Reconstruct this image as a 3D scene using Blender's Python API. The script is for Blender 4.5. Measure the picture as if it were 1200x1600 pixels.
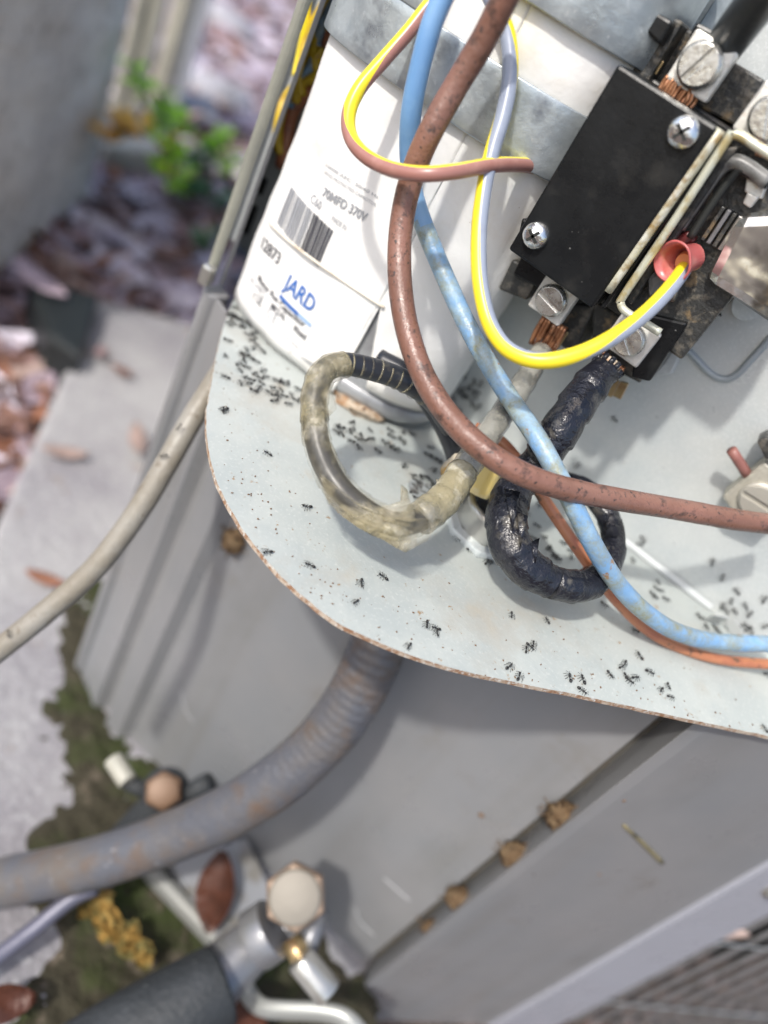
import bpy, math, random
from mathutils import Vector, Matrix, noise
random.seed(7)
rnd = random.random
def U(a, b): return a + (b - a) * rnd()
scene = bpy.context.scene
for o in list(bpy.data.objects): bpy.data.objects.remove(o)
COL = scene.collection

# ------------------------------------------------------------------ camera
# X runs right along the back plate, Y runs into it, Z is up; the floor plate of the control box is z = 0
AX = Vector((0.76436082, 0.62215977, -0.16932145))
AY = Vector((0.47886351, -0.37189064, 0.7952277))
AZ = Vector((0.43178962, -0.68892276, -0.58218825))
CP = Vector((-0.04481343, -0.25429015, 0.12945865))
right = Vector((AX[0], AY[0], AZ[0])); down = Vector((AX[1], AY[1], AZ[1])); fwd = Vector((AX[2], AY[2], AZ[2]))
cd = bpy.data.cameras.new('camera'); cam = bpy.data.objects.new('camera', cd); COL.objects.link(cam)
up = -down; bk = -fwd
cam.matrix_world = Matrix(((right.x, up.x, bk.x, CP.x), (right.y, up.y, bk.y, CP.y), (right.z, up.z, bk.z, CP.z), (0, 0, 0, 1)))
cd.sensor_fit = 'VERTICAL'; cd.sensor_height = 36; cd.lens = 27
cd.clip_start = 0.005; cd.clip_end = 500
cd.dof.use_dof = True; cd.dof.focus_distance = 0.204; cd.dof.aperture_fstop = 4.9
scene.camera = cam

# ------------------------------------------------------------------ light
SUN = Vector((0.30, 1.0, -1.2)).normalized()          # travel direction
w = bpy.data.worlds.new('World'); scene.world = w; w.use_nodes = True
nt = w.node_tree; bg = nt.nodes['Background']
sky = nt.nodes.new('ShaderNodeTexSky'); sky.sky_type = 'NISHITA'; sky.sun_disc = False
d = -SUN
sky.sun_elevation = math.asin(d.z); sky.sun_rotation = math.atan2(d.x, d.y)
sky.air_density = 1.0; sky.dust_density = 3.0; sky.ozone_density = 1.0
nt.links.new(sky.outputs[0], bg.inputs[0]); bg.inputs[1].default_value = 0.15
ld = bpy.data.lights.new('sun', 'SUN'); sun = bpy.data.objects.new('sun', ld); COL.objects.link(sun)
ld.energy = 2.1; ld.angle = math.radians(2.6); ld.color = (1.0, 0.965, 0.91)
sun.rotation_euler = SUN.to_track_quat('-Z', 'Y').to_euler()
vs = scene.view_settings; vs.view_transform = 'Standard'; vs.look = 'None'; vs.exposure = 0.60; vs.gamma = 1.0; vs.use_curve_mapping = False

# ------------------------------------------------------------------ points measured against the planes of the place
def ray(u, v):
    r = Vector(((u - 600) / 1200.0, (v - 800) / 1200.0, 1.0))
    return Vector((r.dot(AX), r.dot(AY), r.dot(AZ)))
def T(u, v, t): return CP + ray(u, v) * t              # at a depth
def PY(u, v, y):
    r = ray(u, v); return CP + r * ((y - CP.y) / r.y)  # on a plane parallel to the back plate
def PZ(u, v, z):
    r = ray(u, v); return CP + r * ((z - CP.z) / r.z)  # on a level plane
def PN(u, v, p, n):
    r = ray(u, v); return CP + r * ((p - CP).dot(n) / r.dot(n))

# ------------------------------------------------------------------ materials
def hexc(c): return c if len(c) == 4 else (*c, 1)
class M:
    def __init__(s, name, base, rough=0.5, metal=0.0, spec=0.5, coat=0.0):
        s.m = bpy.data.materials.new(name); s.m.use_nodes = True
        s.t = s.m.node_tree; s.b = s.t.nodes['Principled BSDF']
        s.b.inputs['Base Color'].default_value = hexc(base); s.b.inputs['Roughness'].default_value = rough
        s.b.inputs['Metallic'].default_value = metal; s.b.inputs['Specular IOR Level'].default_value = spec
        s.b.inputs['Coat Weight'].default_value = coat
        s.co = s.t.nodes.new('ShaderNodeTexCoord').outputs['Object']
        s.cur = None; s.base = hexc(base); s.bump_prev = None
    def N(s, k): return s.t.nodes.new(k)
    def L(s, a, b): s.t.links.new(a, b)
    def coord(s, stretch=None, rot=None):
        if not stretch: return s.co
        mp = s.N('ShaderNodeMapping'); mp.inputs['Scale'].default_value = stretch
        if rot: mp.inputs['Rotation'].default_value = rot
        s.L(s.co, mp.inputs[0]); return mp.outputs[0]
    def noise(s, scale, detail=4, rough=0.6, stretch=None, rot=None, dist=0):
        n = s.N('ShaderNodeTexNoise'); n.inputs['Scale'].default_value = scale
        n.inputs['Detail'].default_value = detail; n.inputs['Roughness'].default_value = rough; n.inputs['Distortion'].default_value = dist
        s.L(s.coord(stretch, rot), n.inputs['Vector']); return n.outputs['Fac']
    def ramp(s, fac, a, b, c0=(0, 0, 0, 1), c1=(1, 1, 1, 1)):
        r = s.N('ShaderNodeValToRGB'); r.color_ramp.elements[0].position = a; r.color_ramp.elements[1].position = b
        r.color_ramp.elements[0].color = c0; r.color_ramp.elements[1].color = c1
        s.L(fac, r.inputs[0]); return r.outputs[0]
    def mixc(s, fac, col):
        mx = s.N('ShaderNodeMix'); mx.data_type = 'RGBA'
        s.L(fac, mx.inputs[0])
        if s.cur is None: mx.inputs[6].default_value = s.base
        else: s.L(s.cur, mx.inputs[6])
        mx.inputs[7].default_value = hexc(col)
        s.cur = mx.outputs[2]; s.L(s.cur, s.b.inputs['Base Color']); return s
    def spots(s, scale, a, b, col, **k):           # patches of another colour where the noise is between a and b
        return s.mixc(s.ramp(s.noise(scale, **k), a, b), col)
    def roughn(s, scale, lo, hi, **k):
        mr = s.N('ShaderNodeMapRange'); s.L(s.noise(scale, **k), mr.inputs[0])
        mr.inputs[1].default_value = .3; mr.inputs[2].default_value = .7; mr.inputs[3].default_value = lo; mr.inputs[4].default_value = hi
        s.L(mr.outputs[0], s.b.inputs['Roughness']); return s
    def bump(s, scale, dist, strength=1.0, **k):
        bp = s.N('ShaderNodeBump'); bp.inputs['Distance'].default_value = dist; bp.inputs['Strength'].default_value = strength
        s.L(s.noise(scale, **k), bp.inputs['Height'])
        if s.bump_prev: s.L(s.bump_prev, bp.inputs['Normal'])
        s.bump_prev = bp.outputs[0]; s.L(s.bump_prev, s.b.inputs['Normal']); return s
    def alpha(s, a): s.b.inputs['Alpha'].default_value = a; return s

galv = M('galvanised_plate', (0.435, 0.465, 0.44), 0.42, 0.0, 0.55)
galv.spots(60, .42, .62, (0.385, 0.42, 0.405)).spots(900, .55, .80, (0.51, 0.53, 0.50), detail=2).spots(22, .52, .72, (0.385, 0.375, 0.33), detail=7, rough=.7)
galv.spots(330, .635, .70, (0.30, 0.21, 0.12), detail=5, rough=.7).spots(45, .63, .80, (0.42, 0.38, 0.30), detail=6)
galv.roughn(80, .30, .55).bump(700, .0002, .5).bump(25, .002, .25)
galvw = M('galvanised_wall', (0.54, 0.565, 0.55), 0.36, 0.15, 0.6)
galvw.spots(40, .42, .66, (0.47, 0.51, 0.51)).spots(1100, .5, .8, (0.64, 0.66, 0.65), detail=2).spots(120, .68, .78, (0.44, 0.41, 0.36), detail=5)
galvw.roughn(50, .22, .48).bump(18, .003, .35).bump(900, .0001, .5)
edge = M('rusty_cut_edge', (0.50, 0.42, 0.33), .7).spots(500, .4, .6, (0.28, 0.15, 0.08)).spots(900, .55, .65, (0.62, 0.62, 0.58))
paint = M('grey_cabinet_paint', (0.215, 0.222, 0.23), 0.34, 0.0, 0.5)
paint.spots(60, .46, .70, (0.19, 0.19, 0.185), stretch=(1, 1, .05), detail=5).spots(14, .4, .65, (0.24, 0.24, 0.243)).spots(300, .70, .78, (0.2, 0.18, 0.16), detail=3).spots(30, .62, .8, (0.19, 0.18, 0.165), detail=6).roughn(40, .25, .42).bump(1500, .0001, .5)
paint_sky = M('sky_tinted_grey_paint', (0.31, 0.32, 0.36), 0.32).spots(60, .5, .75, (0.31, 0.32, 0.36), detail=6).roughn(60, .2, .45)  # sky reflected on the turned frame, put into a lighter bluish colour
olive = M('beige_post_paint', (0.27, 0.27, 0.225), 0.4).spots(60, .5, .7, (0.22, 0.22, 0.19)).bump(300, .0003)
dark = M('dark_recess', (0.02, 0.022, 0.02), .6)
finm = M('grille_paint', (0.15, 0.15, 0.155), .4).spots(120, .5, .7, (0.08, 0.08, 0.075))
paper = M('white_label_paper', (0.80, 0.795, 0.77), 0.5, 0, .4)
paper.spots(30, .54, .76, (0.68, 0.63, 0.54), detail=7).spots(14, .55, .8, (0.72, 0.70, 0.65), detail=3).spots(350, .71, .76, (0.45, 0.40, 0.33), detail=4).bump(60, .002, .35).bump(700, .0001, .5)
canm = M('grey_can_metal', (0.36, 0.37, 0.38), .38, .5).spots(90, .5, .7, (0.26, 0.26, 0.27)).bump(60, .001, .4)
rustm = M('rust_crust', (0.33, 0.20, 0.11), .9).spots(200, .45, .6, (0.50, 0.42, 0.32)).spots(300, .58, .66, (0.10, 0.06, 0.04)).bump(500, .001)
strapm = M('galvanised_strap', (0.50, 0.55, 0.57), .30, .6)
strapm.spots(150, .42, .6, (0.40, 0.45, 0.48), detail=6).spots(500, .64, .74, (0.62, 0.66, 0.68), detail=3).spots(60, .62, .75, (0.20, 0.22, 0.25)).roughn(100, .25, .5).bump(400, .0003, .5)
ink = M('black_print', (0.07, 0.07, 0.08), .5); inkg = M('faded_print', (0.30, 0.31, 0.33), .55); inkb = M('blue_print', (0.03, 0.13, 0.42), .5)
inkl = M('pale_blue_print', (0.30, 0.45, 0.68), .5)
blk = M('black_phenolic', (0.008, 0.009, 0.010), 0.30, 0, .32)
blk.spots(600, .79, .82, (0.16, 0.16, 0.155), detail=1).spots(90, .55, .75, (0.022, 0.022, 0.021), detail=6).roughn(120, .2, .42).bump(900, .0001, .4)
blkd = M('dusty_black_plastic', (0.03, 0.031, 0.03), 0.5).spots(350, .5, .68, (0.14, 0.125, 0.10), detail=6).spots(150, .60, .72, (0.24, 0.17, 0.09), detail=5).roughn(200, .25, .6).bump(500, .0004)
lugm = M('tin_plated_lug', (0.74, 0.72, 0.66), .33, .25).spots(180, .55, .66, (0.50, 0.33, 0.15), detail=5).spots(90, .45, .7, (0.80, 0.79, 0.76)).bump(500, .0002)
scrm = M('screw_steel', (0.62, 0.61, 0.57), .24, .85).spots(400, .55, .7, (0.40, 0.38, 0.33)).roughn(300, .15, .4).bump(600, .0003, .5)
chrome = M('bright_screw', (0.80, 0.80, 0.79), .16, .95).spots(300, .6, .7, (0.45, 0.42, 0.38)).bump(500, .0005, .6)
railm = M('cream_stained_rail', (0.55, 0.54, 0.42), .38, .2).spots(110, .47, .58, (0.33, 0.23, 0.10), detail=4).spots(260, .5, .66, (0.68, 0.68, 0.60), detail=2).bump(300, .0003)
brassm = M('brass_prong', (0.55, 0.42, 0.22), .3, .8).spots(200, .5, .7, (0.40, 0.24, 0.12))
silver = M('rippled_bright_metal', (0.62, 0.61, 0.57), .18, .9).spots(50, .46, .60, (0.20, 0.19, 0.165), detail=6).spots(140, .60, .72, (0.36, 0.29, 0.20), detail=5).bump(22, .006, .5)
copper = M('copper_strand', (0.48, 0.23, 0.12), .32, .75).spots(400, .5, .65, (0.20, 0.09, 0.05)).spots(700, .62, .7, (0.75, 0.5, 0.36))
pinkm = M('pink_vinyl_boot', (0.50, 0.12, 0.115), .3, 0, .5, .3).spots(150, .5, .7, (0.60, 0.22, 0.19)); pinkm.b.inputs['Subsurface Weight'].default_value = .25; pinkm.b.inputs['Subsurface Radius'].default_value = (.003, .001, .001)
orangem = M('orange_sleeve', (0.70, 0.30, 0.14), .4)
brown = M('brown_wire_insulation', (0.185, 0.092, 0.066), .30, 0, .5)
brown.spots(75, .42, .62, (0.25, 0.125, 0.092)).spots(150, .54, .62, (0.085, 0.05, 0.04), detail=7, rough=.75).spots(700, .64, .7, (0.06, 0.04, 0.035), detail=2).roughn(200, .22, .5).bump(500, .0003)
blue = M('blue_wire_insulation', (0.15, 0.31, 0.56), .28, 0, .5)
blue.spots(60, .45, .7, (0.22, 0.39, 0.62))
bluedirty = M('blue_wire_stained', (0.18, 0.34, 0.55), .32)
bluedirty.spots(90, .44, .60, (0.29, 0.42, 0.52)).spots(150, .44, .66, (0.25, 0.25, 0.15), detail=9, rough=.78).spots(260, .66, .72, (0.30, 0.17, 0.07), detail=5).roughn(200, .25, .55).bump(500, .0003)
yel = M('yellow_insulation', (0.86, 0.70, 0.03), .30, 0, .5).spots(200, .55, .8, (0.78, 0.62, 0.04))
tan = M('rose_brown_insulation', (0.36, 0.17, 0.14), .3).spots(200, .5, .7, (0.42, 0.22, 0.18))
gry = M('grey_insulation', (0.30, 0.34, 0.42), .3).spots(200, .5, .7, (0.26, 0.29, 0.37))
orgw = M('copper_brown_wire', (0.42, 0.17, 0.085), .3).spots(150, .45, .65, (0.34, 0.12, 0.07)).spots(260, .58, .66, (0.14, 0.08, 0.05), detail=5)
bwire = M('black_wire_insulation', (0.022, 0.025, 0.032), .35).spots(200, .55, .7, (0.09, 0.085, 0.075), detail=6)
tape = M('black_electrical_tape', (0.012, 0.013, 0.019), .20, 0, .6).spots(110, .60, .70, (0.13, 0.12, 0.10), detail=7).roughn(80, .12, .38).bump(120, .0022, .8).bump(420, .0005, .6)
cloudy = M('yellowed_clear_tape', (0.40, 0.355, 0.235), .22, 0, .6, .3).spots(80, .45, .60, (0.34, 0.30, 0.18), detail=6).spots(200, .55, .7, (0.62, 0.58, 0.45), detail=4).bump(160, .0018, .8).bump(600, .0004)
_f = cloudy.ramp(cloudy.noise(60, 4), .42, .62, (.12, .12, .12, 1), (.80, .80, .80, 1)); cloudy.L(_f, cloudy.b.inputs['Alpha'])
clr = M('clear_sleeve', (0.50, 0.49, 0.42), .16, 0, .8, .5).spots(150, .45, .65, (0.22, 0.22, 0.19)).bump(120, .002, .7).alpha(.55)
ylcap = M('yellow_wire_nut', (0.72, 0.56, 0.20), .4).spots(90, .5, .7, (0.78, 0.70, 0.45))
cable = M('tan_cable_jacket', (0.235, 0.21, 0.165), .42).spots(40, .45, .65, (0.30, 0.285, 0.25)).spots(160, .58, .68, (0.17, 0.14, 0.10), detail=6).bump(300, .0004)
conduit = M('grey_flexible_conduit', (0.095, 0.10, 0.115), .36).spots(35, .42, .62, (0.125, 0.112, 0.10), detail=6).spots(70, .52, .78, (0.12, 0.078, 0.055), detail=7).spots(260, .64, .74, (0.24, 0.24, 0.25)).roughn(90, .28, .55).bump(250, .0006)
pipem = M('violet_grey_pipe', (0.13, 0.13, 0.17), .4, .2).bump(100, .001, .4)
foam = M('black_pipe_foam', (0.026, 0.03, 0.033), .62).spots(400, .70, .74, (0.12, 0.13, 0.12), detail=2).spots(60, .5, .7, (0.045, 0.05, 0.055), detail=6).bump(400, .0008)
brcap = M('dull_brass_cap', (0.27, 0.195, 0.14), .42, .25).spots(200, .5, .75, (0.22, 0.155, 0.11)).bump(200, .0004)
brcap2 = M('brown_brass_cap', (0.17, 0.10, 0.058), .5, .15).spots(80, .45, .65, (0.14, 0.09, 0.06))
valve = M('grey_valve_metal', (0.22, 0.225, 0.24), .36, .45).spots(60, .5, .7, (0.22, 0.22, 0.21), detail=5).bump(150, .0008, .5)
nickel = M('nickel_fitting', (0.52, 0.515, 0.48), .28, .75).bump(100, .0006, .5)
cream = M('cream_fitting', (0.38, 0.37, 0.31), .45)
mudm = M('dried_mud', (0.14, 0.088, 0.048), .95, 0, .2).spots(300, .45, .6, (0.20, 0.14, 0.08)).spots(450, .52, .62, (0.05, 0.032, 0.02)).bump(350, .003)
antm = M('black_ant', (0.012, 0.011, 0.010), .28)
slab = M('pale_concrete', (0.36, 0.355, 0.355), .85, 0, .3).spots(9, .40, .60, (0.25, 0.24, 0.255), detail=6).spots(30, .60, .72, (0.24, 0.19, 0.15), detail=6).spots(200, .55, .7, (0.42, 0.42, 0.42)).bump(150, .002)
soil = M('dark_soil', (0.07, 0.05, 0.04), .95, 0, .2).spots(30, .45, .6, (0.12, 0.085, 0.07)).spots(90, .55, .65, (0.20, 0.15, 0.14)).bump(60, .01)
mossm = M('moss_and_grime', (0.050, 0.045, 0.030), .95, 0, .2).spots(22, .48, .66, (0.040, 0.058, 0.015), detail=7).spots(60, .57, .66, (0.12, 0.10, 0.075), detail=6).spots(200, .58, .66, (0.035, 0.03, 0.02)).bump(150, .004)
stucco = M('rough_stucco', (0.72, 0.71, 0.68), .95, 0, .2).spots(16, .42, .62, (0.60, 0.59, 0.57), detail=8, rough=.7).spots(70, .54, .66, (0.33, 0.32, 0.30), detail=8, rough=.75).bump(90, .006).bump(20, .01, .5)
trim = M('beige_trim', (0.50, 0.48, 0.39), .5).spots(10, .45, .65, (0.34, 0.33, 0.27)); trimw = M('white_trim', (0.72, 0.72, 0.70), .5).spots(12, .5, .7, (0.62, 0.62, 0.6))
blockm = M('beige_concrete_block', (0.50, 0.48, 0.42), .9).spots(30, .45, .6, (0.29, 0.27, 0.24)).bump(80, .004)
blackp = M('black_plastic', (0.013, 0.017, 0.018), .5).bump(60, .002)
stonem = M('grey_stone', (0.42, 0.41, 0.44), .85).spots(20, .45, .6, (0.3, 0.29, 0.3)).bump(50, .006)
leafc = [(0.42, 0.37, 0.44), (0.34, 0.27, 0.31), (0.24, 0.16, 0.16), (0.15, 0.08, 0.06), (0.30, 0.22, 0.19), (0.50, 0.46, 0.52), (0.22, 0.10, 0.06)]
leafc = [tuple(min(.7, x * 1.25) for x in c) for c in leafc]
leafm = [M('dead_leaf', c, .6).spots(60, .5, .65, tuple(x * .75 for x in c)).m for c in leafc]
green = M('fresh_green_leaf', (0.46, 0.80, 0.06), .45); green.b.inputs['Transmission Weight'].default_value = 0
green2 = M('dark_green_leaf', (0.06, 0.16, 0.06), .5); yorg = M('yellow_orange_leaf', (0.85, 0.52, 0.12), .5)
lbrown = M('red_brown_leaf', (0.085, 0.028, 0.014), .42).spots(200, .5, .7, (0.05, 0.018, 0.01)).bump(120, .002)
ochre = M('ochre_flake', (0.28, 0.165, 0.035), .8).spots(150, .45, .6, (0.14, 0.12, 0.035)).bump(120, .004)
twigm = M('dry_twig', (0.20, 0.17, 0.09), .8).spots(28, .47, .52, (0.035, 0.032, 0.02))
crumbm = M('brown_crumb', (0.17, 0.10, 0.055), .9)

# ------------------------------------------------------------------ mesh builder
def catmull(P, n):
    P = [Vector(p) for p in P]; out = []
    Q = [P[0] * 2 - P[1]] + P + [P[-1] * 2 - P[-2]]
    for i in range(1, len(Q) - 2):
        a, b, c, e = Q[i - 1], Q[i], Q[i + 1], Q[i + 2]
        for k in range(n):
            t = k / n
            out.append(0.5 * ((2 * b) + (c - a) * t + (2 * a - 5 * b + 4 * c - e) * t * t + (3 * b - a - 3 * c + e) * t ** 3))
    out.append(P[-1]); return out
def lerpl(L, n):
    out = []
    for i in range(len(L) - 1):
        for k in range(n): out.append(L[i] + (L[i + 1] - L[i]) * k / n)
    return out + [L[-1]]
class MB:
    def __init__(s): s.v = []; s.f = []; s.mi = []; s.sm = []
    def add(s, vs, fs, mi=0, sm=True):
        o = len(s.v); s.v += [Vector(v) for v in vs]
        for k, f in enumerate(fs):
            s.f.append([i + o for i in f]); s.mi.append(mi[k] if isinstance(mi, list) else mi); s.sm.append(sm)
        return s
    def box(s, lo, hi, R=None, c=None, mi=0):
        x0, y0, z0 = lo; x1, y1, z1 = hi
        vs = [Vector(p) for p in ((x0, y0, z0), (x1, y0, z0), (x1, y1, z0), (x0, y1, z0), (x0, y0, z1), (x1, y0, z1), (x1, y1, z1), (x0, y1, z1))]
        if R: vs = [R @ v for v in vs]
        if c: vs = [v + Vector(c) for v in vs]
        return s.add(vs, [(0, 3, 2, 1), (4, 5, 6, 7), (0, 1, 5, 4), (1, 2, 6, 5), (2, 3, 7, 6), (3, 0, 4, 7)], mi, False)
    def prism(s, pts, off, mi=0, side_mi=None, sm=False):
        n = len(pts); off = Vector(off); a = [Vector(p) for p in pts]; vs = a + [p + off for p in a]
        nrm = sum(((a[i] - a[0]).cross(a[(i + 1) % n] - a[0]) for i in range(1, n)), Vector())
        fr = list(range(n)); bk_ = [i + n for i in range(n)]
        if nrm.dot(off) > 0: fr = fr[::-1]
        else: bk_ = bk_[::-1]
        fs = [fr, bk_] + [((i, (i + 1) % n, (i + 1) % n + n, i + n) if nrm.dot(off) > 0 else (i, i + n, (i + 1) % n + n, (i + 1) % n)) for i in range(n)]
        sd = mi if side_mi is None else side_mi
        return s.add(vs, fs, [mi, mi] + [sd] * n, sm)
    def tube(s, P, R, n=14, res=6, rf=None, stripe=None, cap=True, mi=0):
        pts = catmull(P, res) if len(P) > 2 else lerpl([Vector(p) for p in P], res)
        rr = lerpl(R, res) if isinstance(R, (list, tuple)) else [R] * len(pts)
        st = lerpl(stripe, res) if isinstance(stripe, (list, tuple)) else None
        vs = []; L = 0; nn = None
        for i, p in enumerate(pts):
            t = (pts[min(i + 1, len(pts) - 1)] - pts[max(i - 1, 0)]).normalized()
            if i: L += (p - pts[i - 1]).length
            if st is not None:
                nn = (-fwd - t * t.dot(-fwd)).normalized()
            elif nn is None:
                a = Vector((0, 0, 1)) if abs(t.z) < .8 else Vector((1, 0, 0)); nn = (a - t * t.dot(a)).normalized()
            else: nn = (nn - t * t.dot(nn)).normalized()
            b = t.cross(nn)
            for k in range(n):
                a = 2 * math.pi * k / n + (st[i] if st is not None else 0)
                r = rr[i] * (rf(L, a, p) if rf else 1)
                vs.append(p + (nn * math.cos(a) + b * math.sin(a)) * r)
        fs = []; mis = []
        for i in range(len(pts) - 1):
            for k in range(n):
                fs.append((i * n + k, i * n + (k + 1) % n, (i + 1) * n + (k + 1) % n, (i + 1) * n + k))
                mis.append(mi if st is None else (1 if k < n // 2 else 0))
        if cap:
            fs.append(tuple(range(n))[::-1]); mis.append(mi); m0 = (len(pts) - 1) * n; fs.append(tuple(range(m0, m0 + n))); mis.append(mi)
        return s.add(vs, fs, mis)
    def cyl(s, a, b, r0, r1=None, n=20, mi=0, sm=True):
        a = Vector(a); b = Vector(b); r1 = r0 if r1 is None else r1; t = (b - a).normalized()
        x = Vector((0, 0, 1)) if abs(t.z) < .8 else Vector((1, 0, 0)); x = (x - t * t.dot(x)).normalized(); y = t.cross(x)
        vs = [];
        for p, r in ((a, r0), (b, r1)):
            for k in range(n):
                q = 2 * math.pi * k / n; vs.append(p + (x * math.cos(q) + y * math.sin(q)) * r)
        fs = [(k, (k + 1) % n, (k + 1) % n + n, k + n) for k in range(n)]
        s.add(vs, fs, mi, sm); s.add(vs[:n], [tuple(range(n))[::-1]], mi, False); return s.add(vs[n:], [tuple(range(n))], mi, False)
    def lathe(s, prof, o, ax, n=24, mi=0, ph=0, sm=True):      # prof: (radius, height) along ax
        ax = Vector(ax).normalized(); x = Vector((0, 0, 1)) if abs(ax.z) < .8 else Vector((1, 0, 0)); x = (x - ax * ax.dot(x)).normalized(); y = ax.cross(x)
        vs = []
        for r, h in prof:
            for k in range(n):
                q = 2 * math.pi * k / n + ph; vs.append(Vector(o) + ax * h + (x * math.cos(q) + y * math.sin(q)) * r)
        fs = []
        for i in range(len(prof) - 1):
            for k in range(n): fs.append((i * n + k, i * n + (k + 1) % n, (i + 1) * n + (k + 1) % n, (i + 1) * n + k))
        s.add(vs, fs, mi, sm)
        if prof[0][0] > 1e-6: s.add(vs[:n], [tuple(range(n))[::-1]], mi, False)
        if prof[-1][0] > 1e-6: s.add(vs[-n:], [tuple(range(n))], mi, False)
        return s
    def blob(s, c, r, n=12, m=8, amp=.15, fq=2.0, R=None, mi=0, seed=0):
        vs = []; fs = []
        for i in range(m + 1):
            th = math.pi * i / m
            for k in range(n):
                q = 2 * math.pi * k / n; dv = Vector((math.sin(th) * math.cos(q), math.sin(th) * math.sin(q), math.cos(th)))
                g = 1 + amp * noise.noise(dv * fq + Vector((seed * 3.1, seed, 0)))
                v = Vector((dv.x * r[0], dv.y * r[1], dv.z * r[2])) * g
                if R: v = R @ v
                vs.append(v + Vector(c))
        for i in range(m):
            for k in range(n): fs.append((i * n + k, (i + 1) * n + k, (i + 1) * n + (k + 1) % n, i * n + (k + 1) % n))
        return s.add(vs, fs, mi)
    def build(s, name, mats, parent=None, base=None, bevel=0, bseg=2):
        me = bpy.data.meshes.new(name)
        b = Vector(base) if base is not None else (getattr(parent, 'location', Vector()).copy() if parent else None)
        if parent is not None and parent.parent is not None: b = parent.location + parent.parent.location if base is None else b
        if b is None:
            xs = [v.x for v in s.v]; ys = [v.y for v in s.v]; zs = [v.z for v in s.v]
            b = Vector(((min(xs) + max(xs)) / 2, (min(ys) + max(ys)) / 2, min(zs)))
        me.from_pydata([v - b for v in s.v], [], s.f); me.update()
        for m in (mats if isinstance(mats, (list, tuple)) else [mats]): me.materials.append(m.m if isinstance(m, M) else m)
        me.polygons.foreach_set('material_index', s.mi); me.polygons.foreach_set('use_smooth', s.sm)
        o = bpy.data.objects.new(name, me); COL.objects.link(o)
        if parent is None: o.location = b
        else: o.parent = parent
        if bevel:
            q = o.modifiers.new('bevel', 'BEVEL'); q.width = bevel; q.segments = bseg; q.limit_method = 'ANGLE'; q.angle_limit = math.radians(40); q.harden_normals = False
        return o
def thing(name, label, cat, base, group=None):
    o = bpy.data.objects.new(name, None); COL.objects.link(o); o.empty_display_size = .01; o.location = Vector(base)
    return tag(o, label, cat, group)
def tag(o, label, cat, group=None, kind=None):
    if label: o['label'] = label
    if cat: o['category'] = cat
    if group: o['group'] = group
    if kind: o['kind'] = kind
    return o
X1, Y1, Z1 = Vector((1, 0, 0)), Vector((0, 1, 0)), Vector((0, 0, 1))
GZ = -0.24                                                   # top of the concrete slab
LD = Vector((-.54, .84, 0)).normalized(); RD = Vector((.81, .59, 0)).normalized()

# ================================================================== SETTING
g = MB(); n = 60; S = 60.0
vs = []
for i in range(n + 1):
    for j in range(n + 1):
        a = (i / n * 2 - 1); b = (j / n * 2 - 1); x = S * a * abs(a) ** 1.8; y = S * b * abs(b) ** 1.8
        vs.append((x, y, GZ - .05 + .010 * noise.noise(Vector((x * 4, y * 4, 0)))))
g.add(vs, [(i * (n + 1) + j, (i + 1) * (n + 1) + j, (i + 1) * (n + 1) + j + 1, i * (n + 1) + j + 1) for i in range(n) for j in range(n)])
tag(g.build('ground', soil, base=(0, 0, GZ - .05)), None, None, kind='structure')
A_ = PZ(153, 463, GZ); B_ = PZ(0, 807, GZ)
sdir = (B_ - A_).normalized(); tdir = (PZ(297, 503, GZ) - A_).normalized()
sp = [A_, A_ + sdir * .80, Vector((.024, -.415, GZ)), Vector((.024, .74, GZ))]
o = MB().prism(sp, (0, 0, -.06)).build('slab', slab, bevel=.006, bseg=3); tag(o, None, None, kind='structure')

# mossy grime heaped round the valves
mp = [(120, 870), (88, 980), (62, 1100), (48, 1250), (28, 1400), (40, 1480), (-30, 1660), (420, 1760), (640, 1660), (560, 1500), (420, 1350), (260, 1200), (160, 1090), (215, 950), (180, 880)]
poly = [PZ(u, v, GZ) for u, v in mp]
def inside(p, P):
    c = False
    for i in range(len(P)):
        a, b = P[i], P[i - 1]
        if (a.y > p.y) != (b.y > p.y) and p.x < (b.x - a.x) * (p.y - a.y) / (b.y - a.y) + a.x: c = not c
    return c
def edist(p, P):
    m = 9
    for i in range(len(P)):
        a, b = P[i - 1], P[i]; ab = (b - a).xy; t = max(0, min(1, (p.xy - a.xy).dot(ab) / ab.length_squared)); m = min(m, (p.xy - a.xy - ab * t).length)
    return m
x0, x1 = min(p.x for p in poly), max(p.x for p in poly); y0, y1 = min(p.y for p in poly), max(p.y for p in poly)
g = MB(); nx, ny = 110, 110; idx = {}; vs = []; fs = []
for i in range(nx + 1):
    for j in range(ny + 1):
        p = Vector((x0 + (x1 - x0) * i / nx, y0 + (y1 - y0) * j / ny, GZ)); dd = edist(p, poly) * (1 if inside(p, poly) else -1)
        dd += .014 * noise.noise(p * 30) + .009 * noise.noise(p * 90) + .004 * noise.noise(p * 260)
        if dd > -.002:
            h = min(1, max(0, dd) / .02) * (.002 + .003 * abs(noise.noise(p * 60)) + .002 * noise.noise(p * 200)) - .001
            idx[i, j] = len(vs); vs.append((p.x, p.y, GZ + h))
for (i, j) in idx:
    q = [(i, j), (i + 1, j), (i + 1, j + 1), (i, j + 1)]
    if all(k in idx for k in q): fs.append([idx[k] for k in q])
g.add(vs, fs); tag(g.build('moss', mossm), 'mossy green and brown grime on the concrete around the service valves', 'moss', kind='stuff')

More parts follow.
